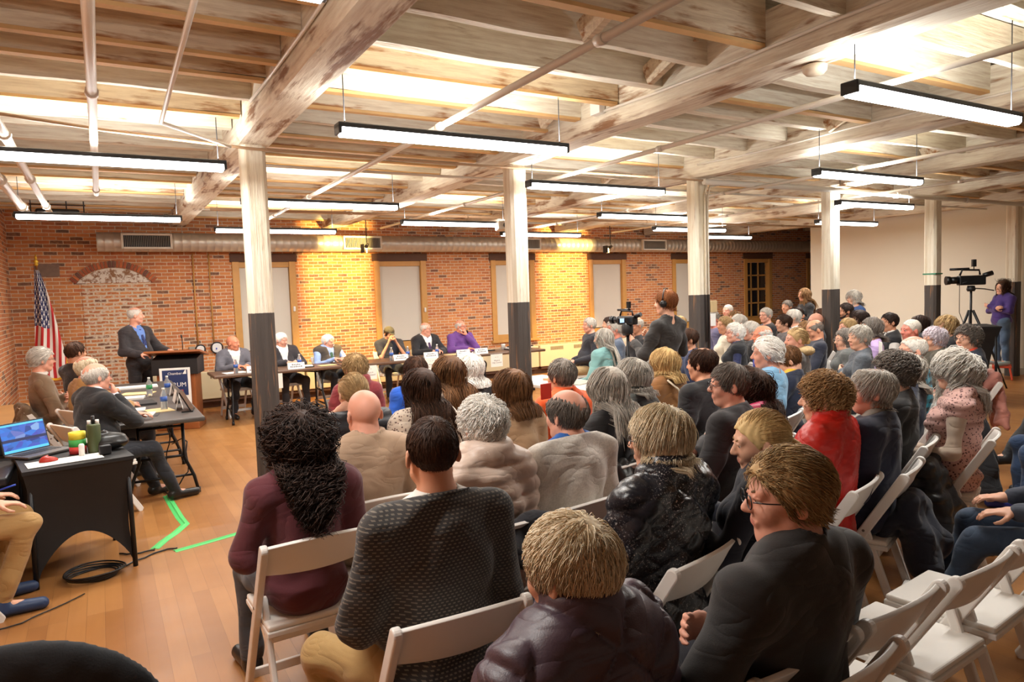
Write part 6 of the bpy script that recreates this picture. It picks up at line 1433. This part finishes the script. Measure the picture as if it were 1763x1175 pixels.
def rel(I, v):
    a = I['az']; c, s = math.cos(a), math.sin(a); return Vector((I['loc'][0]+c*v[0]-s*v[1], I['loc'][1]+s*v[0]+c*v[1], v[2]))
q = rel(C6, (-.10, .42, 1.38)); video_camera(q.x, q.y, q.z, R(10), 'black camcorder with a small lit screen held by the camera operator', .75, True)
o = empty('tripod', (q.x, q.y, 0), R(10), label='black tripod under the camera operator\'s camcorder', cat='tripod')
for k in range(3): a = k*2.094+.5; MB().tube([(0.03*math.cos(a), .03*math.sin(a), .95), (.42*math.cos(a), .42*math.sin(a), .0)], [.018, .012], 8).build('leg', M_BLK, o)
MB().tube([(0, 0, .6), (0, 0, 1.33)], .016, 8).build('centre_column', M_BLK, o); MB().lathe([(.05, 0), (.06, .03), (.06, .10), (.04, .14)], (0, 0, 1.28), 14).build('fluid_head', M_BLK, o)
SP = cast(232, 530, 'at the lectern in dark suit, blue shirt and tie', 'speaker at the lectern', Y=11.45, pose='stand', az=222, head=48, hair='buzz', hc='ltgrey', bald=.8, skin='pink', layer='suit', top=('plain', (44, 38, 40)), under=(96, 130, 196), tie=(36, 52, 110), build=1.1, belly=.02, pants=('plain', (36, 32, 34)),
     arms=({'e': (-.30, .06, 1.14), 'w': (-.26, .30, 1.10), 'd': (0, .9, -.1), 'n': (0, -.2, -1), 'c': .5}, {'e': (.27, .02, 1.13), 'w': (.20, .26, 1.08), 'd': (-.3, .9, -.1), 'n': (0, -.2, -1), 'c': .5}))
cast(1385, 497, 'with long fair hair in black by the end of the pale wall', 'long-fair-haired standing person', D=12.8, pose='stand', az=70, head=-4, fem=True, hair='long', hc='ltbrown', skin='tan', top=('plain', (28, 26, 28)), pants=('plain', (28, 26, 30)), arms='crossed', build=.9)
cast(1470, 501, 'with curly grey hair in a blue jacket against the pale wall', 'grey-curled standing person in blue', D=11.4, pose='stand', az=66, head=0, fem=True, hair='shag', hc='grey', top=('plain', (44, 74, 124)), arms='crossed', build=.98)
W1 = person(1725, 488, 'standing person with windblown dark hair, purple jacket and jeans on the orange stool', R(58), head=(10, 6), XY=(SX, SY), zt=1.68-.23, pose='stand', fem=True, hair='long', hc='dkbrown', hairlen=.75, wavy=1.5, top=('plain', (66, 44, 116)), pants=('denim', (62, 84, 112), (112, 136, 160)), arms='crossed', build=1.08, names='jacket', shoe=(170, 190, 190), skin='fair', collar='shirt')
W1['root'].location.z = .231
# hair lifted by the draught
_r = np.random.default_rng(5); n_ = 260; tt_ = np.linspace(0, 1, 9)[None, :]; H_c, Rm_ = W1['Hc'], W1['Rm']
b_ = np.stack([.02+.05*_r.normal(size=n_), -.06+.03*_r.normal(size=n_), .06+.03*_r.random(n_)], -1); d_ = np.stack([.25+.3*_r.random(n_), -.3+.25*_r.normal(size=n_)*.5, .35+.5*_r.random(n_)], -1)
PTw = b_[:, None, :]+d_[:, None, :]*(.20*tt_)[..., None]+np.stack([.02*np.sin(tt_*5+b_[:, :1]*90), .015*np.cos(tt_*4+b_[:, :1]*70), -.06*tt_**2+0*b_[:, :1]], -1)
v_, q_ = tube_arrays(PTw, np.full((n_, 9), .0035)*np.linspace(1, .3, 9)); np_mesh('flyaway_hair', H_c+v_ @ Rm_.T, q_, hair_mat(*HAIRC['dkbrown']), W1['root'])
# left side
cast(73, 600, 'with white-grey hair and glasses in a taupe sweater near the flag', 'person in taupe sweater', D=6.9, az=-78, head=4, hair='sideback', hc='ltgrey', skin='pink', top=('plain', (124, 100, 76)), under=(226, 222, 212), glasses=(30, 30, 34), arms='crossed', build=1.1, names='sweater')
cast(131, 590, 'with short dark hair and dark suit facing the lectern', 'dark-haired person in dark suit', D=7.9, az=-58, head=0, hair='short', hc='dkbrown', skin='tan', top=('plain', (38, 38, 44)), build=1.05, names='suit_jacket', arms='table')
cast(152, 614, 'in tan blazer, mostly hidden behind the balding one in black', 'person in tan blazer', D=6.65, az=-62, head=-6, hair='short', hc='whiteblonde', bald=.9, skin='pink', top=('plain', (170, 130, 76)), build=1.1, names='blazer', arms=('lap', 'table'))
cast(176, 625, 'balding, in a black suit with hand to the face at the left table', 'balding person in black suit', D=5.95, az=-64, head=-6, hair='short', hc='ltgrey', bald=1.0, skin='pink', layer='suit', top=('plain', (24, 24, 27)), under=(218, 216, 226), build=1.15, belly=.03, lean=8, glasses=(120, 100, 90), pants=('plain', (26, 28, 36)), legs='fwd', arms=('table', 'chin'))
# knees at the left edge
def seated_by_knee(kx, ky, kz, az, **kw):
    k = at_z(kx, ky, kz); k.x -= .10; a = R(az); return (k.x+math.sin(a)*.42-0, k.y-math.cos(a)*.42)
q = at_d(1516, 612, 7.3); MB().box((0, 0, 0), (.22, .004, .28)).build('paper_sheets', M_PAPER, None, (q.x, q.y, q.z), R(40), label='white sheets held in front of the lavender sweater', cat='paper')
q = at_d(940, 674, 4.4); MB().box((0, 0, 0), (.09, .012, .10)).build('tablet_case', mat('case_red', sr(200, 50, 34), .4), None, (q.x, q.y, q.z), R(12), label='red tablet case held by the person in orange', cat='tablet', bevel=.004)
xy = seated_by_knee(70, 892, .50, -78); cast(0, 0, 'at the left edge in khaki trousers and blue sneakers with a pen', 'khaki-trousered person at the left edge', XY=(xy[0], xy[1]), zt=1.30, az=-78, head=-10, hair='short', hc='brown', top=('plain', (40, 60, 110)), pants=('plain', (172, 136, 84)), shoe=(40, 60, 96), arms='thigh', legs='back',
     extras=lambda I: MB().tube([I['AR'][0][2]+V(-.01, .06, .022), I['AR'][0][2]+V(.02, .14, .045)], .005, 8).build('pen', mat('pen_blue', sr(30, 70, 190), .4), I['root']))
# panel behind the tables
P1 = cast(401, 579, 'bald, in grey blazer and white shirt, leftmost at the panel table', 'bald panelist in grey blazer', Y=11.62, az=192, head=36, hair='bald', hc='grey', skin=(214, 140, 108), layer='suit', top=('plain', (96, 94, 102)), under=(226, 220, 214), build=1.08, pants=('plain', (30, 30, 36)), arms='table', legs='back')
cast(484, 574, 'with white hair, dark suit and open white shirt at the panel', 'white-haired panelist in dark suit', Y=11.62, az=192, head=30, pitch=-10, hair='short', hc='white', skin='pink', layer='suit', top=('plain', (44, 40, 44)), under=(236, 224, 218), build=1.2, belly=.04, pants=('plain', (50, 46, 48)), arms='table')
cast(565, 577, 'with white hair, light blue shirt, dark vest and green tie', 'white-haired panelist in blue shirt', Y=11.62, az=192, head=32, pitch=-8, hair='short', hc='white', skin='pink', layer='vest', top=('plain', (70, 62, 56)), under=(148, 172, 220), tie=(40, 84, 74), build=1.1, belly=.02, arms='table')
cast(671, 564, 'in olive cap and navy shirt with hands clasped at the face', 'capped panelist', Y=11.62, az=178, head=12, pitch=-20, hair='short', hc='dkbrown', skin='tan', top=('plain', (38, 40, 54)), hat=(84, 78, 58), arms='clasp', build=1.12, names='tee', lean=6)
cast(733, 556, 'with glasses, black suit and purple tie at the panel', 'panelist in black suit', Y=11.62, az=186, head=36, hair='buzz', hc='ltgrey', bald=.9, skin='pink', layer='suit', top=('plain', (28, 26, 30)), under=(232, 228, 226), tie=(76, 46, 92), glasses=(110, 96, 90), build=1.15, belly=.04, arms='table', fatf=.006)
cast(793, 552, 'in purple shirt with white beard and glasses, speaking into a microphone', 'purple-shirted panelist', Y=11.62, az=186, head=34, hair='buzz', hc='ltgrey', bald=1.0, skin=(222, 150, 122), beard=.9, top=('plain', (104, 60, 134)), glasses=(90, 80, 80), build=1.2, belly=.05, arms=('chin', 'table'), collar='shirt', fatf=.005,
     extras=lambda I: MB().tube([I['W'](-.03, .13, -.12), I['W'](-.02, .12, -.085), I['W'](-.015, .118, -.07)], [.012, .018, .02], 10).build('hand_microphone', M_BLKP, I['root']))
# knees and feet of people beyond the right edge
def by_foot(px, py, az, reach):
    k = at_z(px, py, .06); a = R(az); return (k.x+math.sin(a)*reach, k.y-math.cos(a)*reach)
k = at_z(1668, 915, .50); cast(0, 0, 'in blue jeans and brown shoes at the right edge', 'jeans-wearing person at the right edge', XY=(k.x+math.sin(R(30))*.46, k.y-math.cos(R(30))*.46), az=30, gaze=30, top=('plain', (60, 66, 80)), pants=('denim', (38, 52, 72), (66, 86, 110)), shoe=(70, 44, 32), legs='fwd', arms='thigh', hair='short', hc='grey')
cast(0, 0, 'with navy running shoes and jeans at the right edge', 'running-shoed person at the right edge', XY=by_foot(1712, 872, 34, .62), az=34, gaze=30, top=('plain', (70, 50, 50)), pants=('denim', (30, 50, 82), (50, 74, 104)), shoe=(34, 44, 120), arms='lap', hair='short', hc='brown')
cast(0, 0, 'with black ankle boots and black trousers at the right edge', 'black-booted person at the right edge', XY=by_foot(1712, 826, 36, .72), az=36, gaze=30, top=('plain', (30, 30, 34)), pants=('plain', (22, 22, 24)), shoe=(24, 22, 24), legs='cross', hair='bob', hc='blonde', fem=True)
cast(0, 0, 'with brown ankle boots, farthest of the feet at the right edge', 'brown-booted person at the right edge', XY=by_foot(1746, 778, 38, .70), az=38, gaze=30, top=('plain', (44, 40, 40)), pants=('plain', (26, 24, 28)), shoe=(110, 66, 54), hair='short', hc='dkgrey')

# a chair for every seated person, then the empty ones
for (X, Y, az, pel, I, lab) in SEATS:
    c, s = math.cos(az), math.sin(az); ly = float(pel[1])+.06
    chair(X-s*ly, Y+c*ly, az, 'white folding chair under the '+I['short'])
chair(1.95+.02, 1.155+.27, R(4), 'empty white folding chair at the lower right, middle one')
chair(1.48, 1.12+.27, R(4), 'empty white folding chair just right of the dark shirt, cut by the bottom edge')
chair(2.46, 1.17+.27, R(4), 'empty white folding chair at the bottom right corner')
chair(2.95, 1.22+.27, R(6), 'empty white folding chair at the right edge, in front of the jeans')
p = at_d(1682, 700, 5.5)
EC = chair(p.x-math.sin(R(32))*.29, p.y+math.cos(R(32))*.29, R(32), 'white folding chair draped with a long black coat')
drape(EC.location.x, EC.location.y, R(32), 'black coat hanging over the chair beside the flowered vest', (24, 24, 28), L=.66, w=.22, lump=.10)
def coat_on(short, label, c, **kw):
    for (X, Y, az, pel, I, lab) in SEATS:
        if I['short'] == short:
            cc, s = math.cos(az), math.sin(az); ly = float(pel[1])+.06; return drape(X-s*ly, Y+cc*ly, az, label, c, **kw)
coat_on('person in navy sweater', 'navy jacket hanging low behind the navy sweater', (26, 30, 46), L=.28, w=.12, z=.62, lump=.09)
coat_on('dark-curled person in black coat', 'black ribbed puffer hanging behind the dark-curled person', (24, 24, 26), L=.34, w=.12, z=.66, lump=.09, kind='puffer', quilt=True)
coat_on('grey-ponytailed person in black', 'black leather jacket over the chair of the grey ponytail', (34, 33, 32), L=.40, w=.18, lump=.07, kind='puffer')
coat_on('person in navy vest over orange', 'pink coat hanging over a chair in front of the orange stool', (206, 140, 126), L=.46, w=.11, lump=.045, side=-.02, z=.84)
coat_on('person in taupe sweater', 'taupe coat hanging over the chair by the left ledge', (112, 92, 70), L=.48, w=.2, lump=.05)
coat_on('fluffy-haired person in cream puffer', 'dark jacket bundled behind the fluffy white hair', (36, 36, 42), L=.2, w=.16, lump=.05, z=.78)
GR = {'chair': 'white folding chairs', 'lamp': 'linear pendant lamps under the joists', 'post': 'timber posts in a row', 'name card': 'white name cards', 'bottle': 'water bottles on the tables', 'sign': 'paper signs on the panel tables',
      'pipe': 'pipes under the ceiling', 'heater': 'baseboard heaters along the brick wall', 'tape': 'rolls and strips of tape', 'cable': 'black cables', 'spotlight': 'wall-washing spotlights', 'conduit': 'ochre wall conduits', 'coat': 'coats hung on chairs'}
for o in list(COL.objects):
    if o.parent is None and 'category' in o and 'group' not in o:
        c = o['category']
        if c in GR: o['group'] = GR[c]
        elif c == 'person': o['group'] = 'panelists behind the tables' if 'panel' in o['label'] else ('people at the left tables' if o.location.x < .3 and o.location.y > 4 else 'people in the audience')
for nm in ('office_chair',):
    if nm in bpy.data.objects and 'group' in bpy.data.objects[nm]: del bpy.data.objects[nm]['group']
